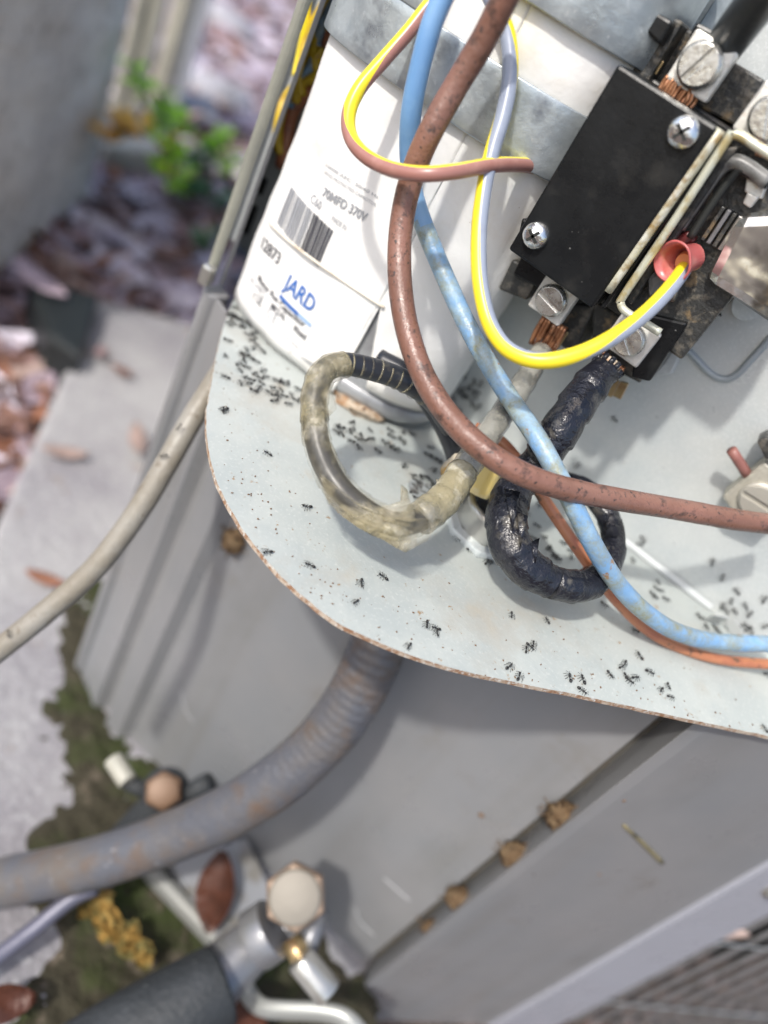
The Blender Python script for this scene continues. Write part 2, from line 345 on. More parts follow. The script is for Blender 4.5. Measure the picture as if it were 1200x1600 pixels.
# leaf shapes
def leaf(mb, c, L, W, yaw, pitch, roll, curl=.25, mi=0, seg=4):
    R = Matrix.Rotation(yaw, 3, 'Z') @ Matrix.Rotation(pitch, 3, 'Y') @ Matrix.Rotation(roll, 3, 'X')
    vs = []; fs = []
    for i in range(seg + 1):
        s = i / seg; wd = W * .5 * (math.sin(math.pi * min(1, s * .94 + .03)) ** .8); x = (s - .5) * L; zc = curl * L * (s - .5) ** 2
        for q in (-1, 0, 1): vs.append(R @ Vector((x, wd * q, zc + abs(q) * W * .14)) + Vector(c))
    for i in range(seg):
        for q in (0, 1): fs.append((i * 3 + q, (i + 1) * 3 + q, (i + 1) * 3 + q + 1, i * 3 + q + 1))
    mb.add(vs, fs, mi)
def on_slab(p): return inside(p, sp)
lm = MB(); cnt = 0
for k in range(15000):
    rr_ = U(.25, 1) ** 1.5 * 3.2; a = U(-.95, -.30)
    base = CP.xy + Vector((math.sin(a) * rr_, math.cos(a) * rr_)); p = Vector((base.x, base.y, GZ - .04 + U(0, .022)))
    if on_slab(p) or p.y < -.15: continue
    sz = U(.026, .052) * (1 + .35 * min(2, rr_))
    leaf(lm, p, sz, sz * U(.35, .6), U(0, 6.28), U(-.28, .28), U(-.35, .35), U(-.3, .5), mi=random.choices(range(7), (5, 4, 3, 2, 3, 5, 1) if p.y > .30 else (2, 3, 5, 6, 3, 1, 3))[0], seg=3)
tag(lm.build('leaf_litter', leafm, base=(-.6, .5, GZ - .05)), 'drift of pinkish dead leaves covering the soil beyond the slab', 'leaf litter', kind='stuff')

# stucco wall of the house
c0 = PZ(128, 345, GZ - .05); e1 = (PZ(0, 462, GZ - .05) - c0).normalized(); e2 = Vector((-e1.y, e1.x, 0)) * 1
if e2.dot(Vector((-1, 0, 0))) < 0: e2 = -e2
g = MB(); n1, n2 = 60, 50
def wallface(o_, d1, L1, nrm):
    vs = []
    for i in range(n1 + 1):
        for j in range(n2 + 1):
            p = o_ + d1 * (L1 * i / n1) + Z1 * (.42 * j / n2)
            e = 0 if i in (0, n1) else 1
            vs.append(p + nrm * .004 * e * noise.noise(p * 30))
    g.add(vs, [(i * (n2 + 1) + j, (i + 1) * (n2 + 1) + j, (i + 1) * (n2 + 1) + j + 1, i * (n2 + 1) + j + 1) for i in range(n1) for j in range(n2)])
WL = .34
wallface(c0, e1, WL, -e2); wallface(c0 + e2 * .5, -e2, .5, -e1)
g.add([c0 + Z1 * .42, c0 + Z1 * .42 + e1 * WL, c0 + Z1 * .42 + e1 * WL + e2 * .5, c0 + Z1 * .42 + e2 * .5], [(0, 1, 2, 3)], 0, False)
g.add([c0 + e1 * WL, c0 + e1 * WL + e2 * .5, c0 + Z1 * .42 + e1 * WL + e2 * .5, c0 + Z1 * .42 + e1 * WL], [(0, 1, 2, 3)], 0, False)
g.add([c0 + e2 * .5, c0 + e1 * WL + e2 * .5, c0 + Z1 * .42 + e1 * WL + e2 * .5, c0 + Z1 * .42 + e2 * .5], [(0, 1, 2, 3)], 0, False)
tag(g.build('house_wall', stucco), 'rough grey stucco house wall at the upper left corner', 'wall')

# beige downspout, white post, block
def vbar(mb, u0, u1, v, z0, t, z1, dep, mi=0, prof=None):
    a = T(u0, v, t); b = T(u1, v, t); dx = (b - a); dx.z = 0; wd = dx.length; dx.normalize(); dn = Vector((-dx.y, dx.x, 0))
    if dn.y < 0: dn = -dn
    P = [a, a + dx * wd, a + dx * wd + dn * dep, a + dn * dep]
    P = [Vector((p.x, p.y, z0)) for p in P]; mb.prism(P, (0, 0, z1 - z0), mi)
    return dx, dn, a
ds = thing('downspout', 'beige ribbed downspout standing beside the stucco wall', 'downspout', PZ(185, 250, GZ - .05))
g = MB(); vbar(g, 186, 206, 100, GZ - .04, .98, 1.2, .04); vbar(g, 213, 232, 100, GZ - .04, .985, 1.2, .04); g.build('rib', trim, ds, bevel=.004)
g = MB(); vbar(g, 203, 217, 100, GZ - .04, 1.0, 1.2, .03); g.build('channel', trimw, ds)
wp = thing('gate_post', 'pale post with a white face and beige edge, right of the downspout', 'post', PZ(255, 215, GZ - .05))
g = MB(); vbar(g, 243, 272, 100, GZ - .04, 1.08, 1.2, .06); g.build('side_face', trim, wp, bevel=.004)
g = MB(); vbar(g, 274, 296, 100, GZ - .04, 1.09, 1.2, .06); g.build('front_face', trimw, wp, bevel=.004)
g = MB(); a = PZ(158, 292, GZ - .04); b = PZ(262, 300, GZ - .04); dx = (b - a).normalized(); dn = Vector((-dx.y, dx.x, 0)); dn = dn if dn.y > 0 else -dn
g.prism([a, b, b + dn * .09, a + dn * .09], (0, 0, .05)); tag(g.build('concrete_block', blockm, bevel=.006), 'low beige concrete block lying at the foot of the downspout', 'block')

# black plastic drain piece
q = [PZ(u, v, GZ + .018) for u, v in [(44, 431), (156, 460), (126, 556), (78, 522)]]
o = MB().prism(q, (0, 0, -.075)).build('drain_edging', blackp, bevel=.004); tag(o, 'black plastic edging block at the left far corner of the slab', 'edging')

# stones far off
for k, (u, v, s_) in enumerate([(335, 48, .07), (325, 165, .06), (300, 195, .05)]):
    p = PZ(u, v, GZ - .04); g = MB(); g.blob(p + Z1 * s_ * .3, (s_ * 1.3, s_ * .8, s_ * .5), amp=.35, seed=k, R=Matrix.Rotation(k * 1.1, 3, 'Z'), n=16, m=10)
    tag(g.build('stone', stonem), ['flat dark stone lying farthest off among the leaves', 'pale lilac flat stone beyond the green weed', 'small pale stone just behind the green weed'][k], 'stone')

# weeds
def weed(name, label, stems, ms, cat='plant'):
    b = Vector(stems[0][0][0]); root = thing(name, label, cat, b)
    s_ = MB(); l_ = MB()
    for P, n_, L in stems:
        s_.tube(P, .0016, n=6, res=4); Q = catmull(P, 8)
        for k in range(n_):
            i = int((k + .6) / n_ * (len(Q) - 1)); p = Q[i]
            for sd in (-1, 1):
                yaw = U(0, 6.28); leaf(l_, p + Vector((math.cos(yaw), math.sin(yaw), 0)) * L * .45 + Z1 * U(-.003, .003), L * U(.7, 1.1), L * U(.35, .5), yaw, U(-.7, .2), U(-.5, .5), .3, mi=0)
    s_.build('stem', green2, root); l_.build('foliage', ms, root)
    return root
weed('green_weed', 'bright green leafy weed sprouting in front of the downspout', [
    ([PZ(285, 300, GZ - .04), T(275, 240, .80), T(245, 175, .78), T(200, 98, .76)], 16, .026),
    ([PZ(285, 300, GZ - .04), T(265, 240, .76), T(262, 190, .76), T(240, 130, .76)], 14, .028),
    ([PZ(275, 300, GZ - .04), T(265, 270, .78), T(275, 215, .80), T(270, 175, .80)], 12, .026)], green)
weed('green_weed', 'small light green weed close to the cabinet post', [
    ([PZ(360, 280, GZ - .04), T(355, 245, .9), T(345, 205, .9)], 12, .026), ([PZ(360, 280, GZ - .04), T(340, 240, .9), T(330, 220, .9)], 8, .026)], green)
weed('yellow_sprig', 'yellow orange leafy sprig lying over the concrete block', [
    ([PZ(290, 295, GZ - .04), T(250, 222, .76), T(205, 206, .75), T(165, 210, .76)], 15, .034)], yorg)
for k in range(9):
    u = U(300, 365); v = U(230, 385)
    weed('ground_ivy', 'dark green ivy patch creeping among the leaves beside the cabinet', [([PZ(u, v, GZ - .05), PZ(u - 8, v - 8, GZ + .015), PZ(u + 5, v - 22, GZ + .03)], 7, .022)], green2)['group'] = 'ivy tufts beside the cabinet post'

# individual leaves on the slab
def one_leaf(u, v, L, W, yaw, m, label, z=GZ + .003, pitch=0.1, roll=.1, curl=.3, name='dead_leaf'):
    g = MB(); p = PZ(u, v, z + .002); leaf(g, p, L, W, yaw, pitch, roll, curl, seg=8); o = g.build(name, m)
    q = o.modifiers.new('solid', 'SOLIDIFY'); q.thickness = .0005
    return tag(o, label, 'leaf')
one_leaf(157, 552, .018, .009, 2.2, leafm[2], 'small dark curled leaf on the slab near its far end')
one_leaf(190, 580, .018, .008, .5, leafm[3], 'tiny dark violet leaf on the middle of the slab')
one_leaf(100, 708, .030, .010, 1.0, leafm[4], 'narrow brownish leaf lying flat on the slab edge')
one_leaf(215, 690, .042, .012, -.75, leafm[4], 'long folded lilac leaf leaning by the cabinet foot', pitch=-.15, z=GZ + .006)
one_leaf(70, 905, .022, .008, .6, leafm[6], 'thin orange brown leaf on the slab below the tan cable')
one_leaf(335, 1395, .034, .017, -1.0, lbrown, 'glossy red brown pointed leaf between conduit and brass capped valve', z=GZ + .018, pitch=.1)
one_leaf(4, 1570, .022, .013, .9, lbrown, 'dark red brown leaf at the bottom left corner', z=GZ + .012)
one_leaf(372, 1592, .026, .018, .2, lbrown, 'dark brown leaf half hidden under the silver bracket', z=GZ + .012)
one_leaf(60, 440, .05, .02, .2, leafm[1], 'dusty pink leaf lying over the black edging', z=GZ + .02)
one_leaf(85, 520, .035, .016, 2.6, ochre, 'greenish yellow leaf beside the black edging', z=GZ + .005)
one_leaf(100, 535, .03, .016, 1.6, leafm[6], 'rusty orange leaf tucked under the black edging', z=GZ + .003)
g = MB(); 
for k in range(26):
    s_ = k / 25; u = 140 + s_ * 75 + U(-14, 14); v = 1405 + s_ * 95 + U(-14, 14)
    leaf(g, PZ(u, v, GZ + .012 + U(0, .004)), U(.007, .014), U(.005, .009), U(0, 6.3), U(-.4, .4), U(-.4, .4), .5)
tag(g.build('ochre_lichen', ochre), 'ochre yellow crumbling lichen flakes on the moss below the conduit', 'lichen', kind='stuff')

# ================================================================== AIR CONDITIONER CABINET
ac = thing('air_conditioner', 'grey outdoor air conditioner cabinet with its control box open', 'air conditioner', (-.05, .1, GZ))
fpts = [(-.19, .0), (-.184, -.018), (-.1777, -.0363), (-.163, -.060), (-.1469, -.0824), (-.1349, -.0978), (-.1191, -.1118), (-.1028, -.1201), (-.0878, -.124), (-.0761, -.1246), (-.0641, -.1227), (-.0411, -.1107), (-.0104, -.0865), (.0158, -.0661), (.0452, -.0429), (.075, -.019), (.10, 0)]
fo = [Vector((p.x + .0003 * noise.noise(p * 300), p.y + .0003 * noise.noise(p * 250 + Vector((3, 0, 0))), 0)) for p in catmull([Vector((x, y, 0)) for x, y in fpts], 10)]
g = MB(); n = len(fo)
g.prism(fo, (0, 0, -.0014), 0, 1); g.build('floor_plate', [galv, edge], ac)
# back plate
g = MB(); g.box((-.2150, 0, .0), (.16, .0015, .30)); g.build('back_plate', galvw, ac)
# bend between the plates, a rounded fillet lip
g = MB(); prof = [(-.0020 + .0020 * math.sin(a), .0020 - .0020 * math.cos(a)) for a in [i * math.pi / 16 for i in range(9)]]
xa, xb = -.0205, .0175; vs = []
for x in (xa, xb):
    for (py_, pz_) in prof: vs.append((x, py_ - .0004, pz_ + .0004))
m_ = len(prof); g.add(vs, [(i, i + m_, i + m_ + 1, i + 1) for i in range(m_ - 1)]); g.build('bend_lip', M('bright_bend', (.50, .53, .52), .40, .2).bump(60, .001, .3), ac)
# torn tab at the end of the bend
g = MB(); p = PZ(1118, 968, .003); g.box((-.0026, -.0004, -.002), (.0026, .0004, .004), R=Matrix.Rotation(.5, 3, 'X') @ Matrix.Rotation(.5, 3, 'Z'), c=p)
p = PZ(1150, 985, .002); g.box((-.004, -.0004, -.002), (.003, .0004, .002), R=Matrix.Rotation(.3, 3, 'Y'), c=p); g.build('bent_tab', M('bright_tab', (.44, .46, .45), .4, .2), ac, bevel=.0005)
# cast shadow line on the back plate, built as a thin darker ridge
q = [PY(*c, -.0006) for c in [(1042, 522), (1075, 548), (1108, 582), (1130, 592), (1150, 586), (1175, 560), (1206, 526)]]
MB().tube(q, .0011, n=8).build('shadow_line', M('shadow_line_metal', (.34, .38, .40), .4, .2), ac)
g = MB(); g.cyl(PY(1167, 478, -.0012), PY(1167, 478, .0), .0042, n=28); g.build('knockout', galvw, ac, bevel=.0005)
# knockout in floor plate
p = PZ(658, 768, .0); g = MB(); g.cyl(p - Z1 * .0001, p + Z1 * .0007, .0048, n=30); g.build('knockout', M('dull_knockout', (.36, .39, .39), .5, .2).spots(300, .5, .6, (.2, .2, .19)), ac, bevel=.0003)

# service panel below the plate: fluted sheet from the left post to the seam
def panel(name, xy, z0, z1, m, thick=.0015, zt=None):
    P = [Vector((x, y, 0)) for x, y in xy]; vs = []; k = len(P)
    for z in (z0, z1):
        for p in P: vs.append((p.x, p.y, z))
    g = MB(); g.add(vs, [(i, i + 1, i + 1 + k, i + k) for i in range(k - 1)], 0, False)
    o = g.build(name, m, ac); q = o.modifiers.new('solid', 'SOLIDIFY'); q.thickness = thick; q.offset = 0
    q = o.modifiers.new('bevel', 'BEVEL'); q.width = .001; q.segments = 2; q.limit_method = 'ANGLE'; q.angle_limit = math.radians(15)
    return o
panel('service_panel', [(-.187, -.030), (-.184, -.037), (-.1655, -.0445), (-.1610, -.0405), (-.1575, -.0405), (-.1535, -.048), (-.1450, -.048), (-.1400, -.044), (-.1395, -.044), (-.08, -.0440), (.0200, -.0440), (.0204, -.0360)], GZ - .05, -.003, paint)
panel('side_panel', [(.0252, -.0350), (.0256, -.0440), (.0262, -.0520), (.0300, -.0495), (.1014, .003), (.1018, .0035)], GZ - .05, -.003, paint)
MB().box((.0195, -.0365, GZ - .05), (.0265, -.0355, -.003)).build('seam_channel', M('shaded_grimy_seam', (.085, .08, .07), .8).spots(200, .5, .6, (.09, .075, .055)), ac)  # shade of the open gap is put into the dark colour, with grime
panel('grille_frame', [(.1018, .0035), (.1040, .0030), (.1300, .0190), (.1312, .0235), (.1300, .0300)], GZ - .05, -.003, paint_sky)
# left post, standing past the control box
g = MB(); g.prism([Vector(p) for p in [(-.1915, -.0380, 0), (-.1901, -.0389, 0), (-.1884, -.0381, 0), (-.1879, -.0362, 0), (-.1915, -.0325, 0)]], (0, 0, .30)); g.build('corner_post', olive, ac, bevel=.0012)
g = MB(); g.prism([Vector(p) for p in [(-.1905, -.0372, GZ + .004), (-.1865, -.0400, GZ + .004), (-.1835, -.038, GZ + .004), (-.182, -.032, GZ + .004), (-.190, -.028, GZ + .004)]], (0, 0, -GZ - .006)); g.build('corner_post', paint, ac, bevel=.0012)
g = MB(); g.box((-.0020, -.0020, -.004), (.002, .002, .004), c=(-.1885, -.0405, .004)); g.build('post_clip', nickel, ac, bevel=.001)
# gasket dashes between the post and the back plate
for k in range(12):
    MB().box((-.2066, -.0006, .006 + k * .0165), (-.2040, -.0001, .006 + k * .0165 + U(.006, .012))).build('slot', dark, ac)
MB().box((-.2125, -.0035, .0), (-.2105, -.0001, .30)).build('inner_flange', M('inner_flange_metal', (.33, .35, .37), .35, .4).spots(100, .5, .7, (.24, .25, .26)), ac, bevel=.0006)
# the rest of the body, behind
k1 = Vector((-.189, -.028, 0)); k2 = k1 + LD * .55; k4 = Vector((.1300, .0300, 0)); k3 = k2 + RD * .45
g = MB(); P = [k1, k2, k3]
for a, b in ((k1, k2), (k2, k3)):
    g.add([a + Z1 * (GZ + .004), b + Z1 * (GZ + .004), b + Z1 * .30, a + Z1 * .30], [(0, 1, 2, 3)], 0, False)
g.add([Vector((-.2, .002, .30)), k2 + Z1 * .30, k3 + Z1 * .30, Vector((.16, .002, .30))], [(0, 1, 2, 3)], 0, False)
o = g.build('body_panel', paint, ac); q = o.modifiers.new('solid', 'SOLIDIFY'); q.thickness = .0015
# screws and marks on the body seen low on the panels
def hexscrew(root, p, nrm, r, mat=nickel, name='hex_screw', h=.003):
    g = MB(); g.lathe([(r * 1.35, 0), (r * 1.4, h * .25), (r * 1.0, h * .3)], p, nrm, n=20); g.lathe([(r, h * .25), (r, h), (r * .85, h * 1.15), (0.00001, h * 1.15)], p, nrm, n=6, sm=False)
    return g.build(name, mat, root, bevel=.0003)
hexscrew(ac, Vector((.1190, .0118, -.0)) * 1 + Z1 * (PN(1200, 1388, Vector((.119, .0118, 0)), Vector((.52, -.85, 0))).z), Vector((.52, -.85, 0)), .0042)
hexscrew(ac, PY(160, 1122, -.044), Vector((-.3, -1, 0)), .0022)
# grille: vertical bars behind the frame, tied by horizontal wires
gd = RD; gn = Vector((RD.y, -RD.x, 0)); g0 = Vector((.1325, .0270, 0))
for k in range(13):
    p = g0 + gd * (.0060 + k * .0150) - gn * .004
    R = Matrix(((gd.x, -gn.x, 0), (gd.y, -gn.y, 0), (0, 0, 1)))
    g = MB(); g.box((-.0015, -.0006, GZ - .05), (.0015, .0006, -.004), R=R @ Matrix.Rotation(-.62, 3, 'Z'), c=p); g.build('grille_bar', finm, ac, bevel=.0004)
for z in (PN(1090, 1579, g0, gn).z + k * .055 for k in (0, 1.6, 3.2)):
    MB().cyl(g0 + Z1 * z - gn * .0, g0 + gd * .135 + Z1 * z, .0007, n=8).build('grille_wire', nickel, ac)
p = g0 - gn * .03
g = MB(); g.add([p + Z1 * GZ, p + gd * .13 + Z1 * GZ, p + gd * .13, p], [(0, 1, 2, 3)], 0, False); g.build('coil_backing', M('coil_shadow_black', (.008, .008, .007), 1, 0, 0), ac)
g = MB(); g.prism([g0 + gd * .0 + gn * .001, g0 + gd * .012 - gn * .001, g0 + gd * .012 - gn * .003, g0 - gn * .003], (0, 0, -1 * .2)); 

scf = M('pale_scuff', (.42, .43, .44), .4)
for q in ([(600, 1372), (618, 1388), (640, 1408)], [(556, 1420), (562, 1440), (585, 1462)], [(283, 1080), (290, 1110), (302, 1128)]):
    MB().tube([PY(u, v, -.0447) for u, v in q], .00028, n=5, res=5).build('scuff', scf, ac)

# ================================================================== CAPACITOR
CX, CY, HA, HB, NE = -.140, -.0215, .0425, .0240, 2.6
def sup(a, off=0):
    ca, sa = math.cos(a), math.sin(a); k = (abs(ca) ** NE + abs(sa) ** NE) ** (-1 / NE)
    return Vector((CX + ca * k * (HA + off), CY + sa * k * (HB + off), 0))
SA = []; acc = 0; NS = 720                             # arc length table, a from pi (left) to 2pi (right) through the front
prev = sup(math.pi * .6)
for i in range(NS + 1):
    a = math.pi * .6 + (math.pi * 1.8) * i / NS; p = sup(a); acc += (p - prev).length; prev = p; SA.append((acc, a))
def s2a(s):
    lo, hi = 0, NS
    while hi - lo > 1:
        m = (lo + hi) // 2
        if SA[m][0] < s: lo = m
        else: hi = m
    f = (s - SA[lo][0]) / max(1e-9, SA[hi][0] - SA[lo][0]); return SA[lo][1] + (SA[hi][1] - SA[lo][1]) * f
def a2s(a):
    i = min(NS, max(0, int((a - math.pi * .6) / (math.pi * 1.8) * NS))); return SA[i][0]
def surf(s, z, off=0): p = sup(s2a(s), off); p.z = z; return p
def hit(u, v):                                          # where a sight line meets the can: (s, z)
    r = ray(u, v); t = .10
    while t < .4:
        p = CP + r * t
        if (abs((p.x - CX) / HA) ** NE + abs((p.y - CY) / HB) ** NE) < 1: break
        t += .0002
    a = math.atan2((p.y - CY) , (p.x - CX))
    # angle in the superellipse parametrisation equals the polar angle of direction (ca,sa) scaled
    a = math.atan2((p.y - CY) / HB, (p.x - CX) / HA)
    if a < math.pi * .6: a += 2 * math.pi
    return a2s(a), p.z
def shell(a0, a1, zb, zt, off, n=80, nz=10, zf=None, thick=.0004, wav=0):
    vs = []; fs = []
    for i in range(n + 1):
        a = a0 + (a1 - a0) * i / n
        z0 = zb(a) if callable(zb) else zb; z1 = zt(a) if callable(zt) else zt
        for j in range(nz + 1):
            z = z0 + (z1 - z0) * j / nz
            p = sup(a, off); p.z = z
            if wav: p += (p - Vector((CX, CY, z))).normalized() * wav * (noise.noise(p * 45) + .5 * noise.noise(p * 110))
            vs.append(p)
    for i in range(n):
        for j in range(nz): fs.append((i * (nz + 1) + j, (i + 1) * (nz + 1) + j, (i + 1) * (nz + 1) + j + 1, i * (nz + 1) + j + 1))
    return vs, fs
capa = thing('capacitor', 'white oval run capacitor with barcode label, standing left in the box', 'capacitor', (CX, CY, 0))
def whole(off, z0, z1, n=120):
    g = MB(); P = [sup(2 * math.pi * i / n, off) for i in range(n)]
    vs = [Vector((p.x, p.y, z0)) for p in P] + [Vector((p.x, p.y, z1)) for p in P]
    g.add(vs, [(i, (i + 1) % n, (i + 1) % n + n, i + n) for i in range(n)]); g.add(vs[:n], [tuple(range(n))[::-1]], 0, False); g.add(vs[n:], [tuple(range(n))], 0, False)
    return g
whole(-.0012, .004, .150).build('can', canm, capa)
# rolled rim at the foot
n = 100; g = MB(); P = [sup(2 * math.pi * i / n, -.0016) for i in range(n)]; vs = []
for i, p in enumerate(P):
    nr = (p - Vector((CX, CY, 0))).normalized()
    for k in range(8):
        q = 2 * math.pi * k / 8; vs.append(p + nr * math.cos(q) * .0020 + Z1 * (.0048 + .0032 * math.sin(q)))
g.add(vs, [(i * 8 + k, ((i + 1) % n) * 8 + k, ((i + 1) % n) * 8 + (k + 1) % 8, i * 8 + (k + 1) % 8) for i in range(n) for k in range(8)]); g.build('rim', canm, capa)
# label paper, left sheet with a slanted split edge, right sheet
sL = hit(596, 476); sB = hit(540, 575); a_sp1 = s2a(sB[0])
lab = MB()
def zb_left(a):
    s = a2s(a)
    if s < sB[0]: return .0012
    return .0012 + (sL[1] - .0012) * min(1, (s - sB[0]) / max(1e-4, sL[0] - sB[0])) ** 1.0
vs, fs = shell(math.pi * .62, s2a(sL[0]), zb_left, .149, .0004, n=120, nz=40, wav=.0010); lab.add(vs, fs)
lo = lab.build('label', paper, capa); q = lo.modifiers.new('solid', 'SOLIDIFY'); q.thickness = .0005
sR0 = hit(640, 470)[0]
def zb_right(a): s = a2s(a); return max(.0095, sL[1] - max(0, s - sL[0]) / .0080 * (sL[1] - .0095))
rgt = MB(); vs, fs = shell(s2a(sL[0]), math.pi * 2.38, zb_right, .149, .0004, n=120, nz=40, wav=.0010); rgt.add(vs, fs)
ro = rgt.build('label_sheet', paper, capa); q = ro.modifiers.new('solid', 'SOLIDIFY'); q.thickness = .0005
# crease line across the label, a soft ridge
g = MB(); zc = hit(500, 420)[1]
cr = [surf(s_, hit(500, 420)[1] + .0003 * math.sin(s_ * 900), .0013) for s_ in [hit(428, 350)[0] + (hit(602, 478)[0] - hit(428, 350)[0]) * i / 24 for i in range(25)]]
for i, p in enumerate(cr): p.z = hit(428, 350)[1] + (hit(602, 478)[1] - hit(428, 350)[1]) * i / 24
g.tube(cr, .0005, n=6, res=2); g.build('crease', M('stained_crease', (.70, .64, .54), .6).spots(120, .5, .6, (.58, .48, .36)), capa)
# printing
def text_pts(txt, size, bold=0):
    cu = bpy.data.curves.new('t', 'FONT'); cu.body = txt; cu.size = size; cu.offset = bold; cu.resolution_u = 3
    ob = bpy.data.objects.new('t', cu); COL.objects.link(ob); dg = bpy.context.evaluated_depsgraph_get()
    me = bpy.data.meshes.new_from_object(ob.evaluated_get(dg)); v = [x.co.copy() for x in me.vertices]; f = [list(p.vertices) for p in me.polygons]
    bpy.data.objects.remove(ob); bpy.data.curves.remove(cu); bpy.data.meshes.remove(me); return v, f
def wvoff(p): return .0010 * (noise.noise(p * 45) + .5 * noise.noise(p * 110))
def onlab(s, z):
    p = sup(s2a(s), .0004); p.z = z; nr = (p - Vector((CX, CY, z))).normalized()
    return p + nr * (wvoff(p) + .00035)
def put_text(name, txt, u0, v0, u1, v1, hgt, m, bold=0):     # baseline from pixel (u0,v0) to (u1,v1)
    s0, z0 = hit(u0, v0); s1, z1 = hit(u1, v1); v, f = text_pts(txt, 1.0, bold); x0 = min(p.x for p in v); x1 = max(p.x for p in v)
    vs = []
    for p in v:
        k = (p.x - x0) / (x1 - x0); vs.append(onlab(s0 + (s1 - s0) * k, z0 + (z1 - z0) * k + p.y / .7 * hgt))
    g = MB(); g.add(vs, f, 0, False); return g.build(name, m, capa)
put_text('printed_number', '12873', 411, 388, 437, 415, .0040, ink, .012)
put_text('printed_logo', 'JARD', 446, 449, 490, 489, .0052, inkb, .02)
put_text('printed_line', 'Motor Run Capacitor', 403, 437, 478, 512, .0021, ink, .018)
put_text('printed_line', 'FL-MFC', 392, 440, 417, 466, .0017, inkg)
put_text('printed_line', 'METAL', 427, 481, 450, 503, .0019, ink, .015)
put_text('printed_line', 'Wound', 460, 515, 479, 532, .0023, ink, .02)
put_text('printed_mark', 'c UL', 395, 466, 411, 482, .0036, ink)
put_text('printed_mark', 'C E', 420, 493, 434, 508, .0038, inkg)
put_text('printed_line', 'Wuxi 2020', 446, 522, 468, 546, .0011, inkg)
put_text('printed_value', '70MFD 370V', 506, 306, 572, 347, .0026, inkg, .02)
put_text('printed_line', 'C60', 489, 316, 504, 330, .0026, inkg)
put_text('printed_line', 'MADE IN', 520, 345, 541, 361, .0016, inkg)
put_text('printed_line', 'SERIES PROTECTED CAPACITOR', 510, 272, 588, 323, .0009, inkg)
put_text('printed_line', '10000 AFC  50/60 Hz', 512, 261, 592, 311, .0009, inkg)
def quad(s0, z0, s1, z1, h):                                 # band along the label from (s0,z0) to (s1,z1), height h
    vs = []; n = 12
    for i in range(n + 1):
        k = i / n; s = s0 + (s1 - s0) * k; z = z0 + (z1 - z0) * k
        vs += [onlab(s, z - .0025), onlab(s, z + h - .0025)]
    return vs, [(2 * i, 2 * i + 2, 2 * i + 3, 2 * i + 1) for i in range(n)]
s0, z0 = hit(445, 452); s1, z1 = hit(492, 502); zz = hit(446, 450)[1] - .0016
sa, za = hit(444, 455); sb, zb_ = hit(492, 501)
g = MB(); g.add(*quad(sa, za, sa + (sb - sa) * .62, za + (zb_ - za) * .62, .0013), 0, False); g.build('printed_bar', inkb, capa)
g = MB(); g.add(*quad(sa + (sb - sa) * .63, za + (zb_ - za) * .63, sb, zb_, .0013), 0, False); g.build('printed_bar', inkl, capa)
# barcode: thin bars, each as tall as the code
g = MB(); g2 = MB(); (sa, za), (sb, zb_) = hit(438, 351), hit(499, 418); hb = .0125; t_ = 0
pat = [2, 1, 1, 1, 3, 2, 1, 2, 2, 1, 4, 1, 3, 1, 2, 2, 1, 1, 3, 1, 1, 2, 2, 1, 4, 1, 1, 1, 3, 1, 2, 1, 1, 1, 3, 1, 2]
tot = sum(pat)
for i, wv in enumerate(pat):
    if i % 2 == 0:
        k0 = t_ / tot; k1_ = (t_ + wv) / tot
        A = (sa + (sb - sa) * k0, za + (zb_ - za) * k0); B = (sa + (sb - sa) * k1_, za + (zb_ - za) * k1_); vs = []
        for j in range(9):
            q = j / 8 * hb; vs += [onlab(A[0], A[1] + q), onlab(B[0], B[1] + q)]
        (g if i > 20 else g2).add(vs, [(2 * j, 2 * j + 1, 2 * j + 3, 2 * j + 2) for j in range(8)], 0, False)
    t_ += wv
g.build('barcode', ink, capa); g2.build('barcode', inkg, capa)
# brown rust crust under the right of the rim
g = MB(); p = PZ(560, 640, .001); g.blob(p + Vector((-.003, .004, 0)), (.011, .007, .0022), n=20, m=8, amp=.5, fq=3, seed=4); tag(g.build('rust_flake', rustm), 'brown rusty flake under the rim of the white capacitor', 'rust')

# mounting strap
def band(u0v0, zlo, zhi, a0, a1, off, name, mat=strapm, zfun=None):
    vs, fs = shell(a0, a1, zlo, zhi, off, n=90, nz=6); g = MB(); g.add(vs, fs); o = g.build(name, mat, strap)
    q = o.modifiers.new('solid', 'SOLIDIFY'); q.thickness = .0010; q.offset = 1
    q = o.modifiers.new('bevel', 'BEVEL'); q.width = .0004; q.segments = 2; q.limit_method = 'ANGLE'; return o
strap = thing('mounting_strap', 'galvanised mounting strap bent around the white capacitor', 'strap', (CX, CY, .08))
z1_ = hit(637, 142)[1]; z2_ = hit(800, 110)[1]; z2b = hit(690, 50)[1]; z3_ = hit(850, 18)[1]
band(None, z1_, z2_, math.pi * .62, math.pi * 2.38, .0022, 'band')
a_j = s2a(hit(664, 100)[0])
band(None, z2_ - .0002, z3_, math.pi * .62, a_j, .0026, 'band')
band(None, z3_, .150, math.pi * .62, math.pi * 2.38, .0022, 'band')
for sx in (CX + HA + .001, CX - HA - .007):
    MB().box((sx, -.0016, z1_), (sx + .005, -.0001, .150)).build('flange', strapm, strap, bevel=.0004)

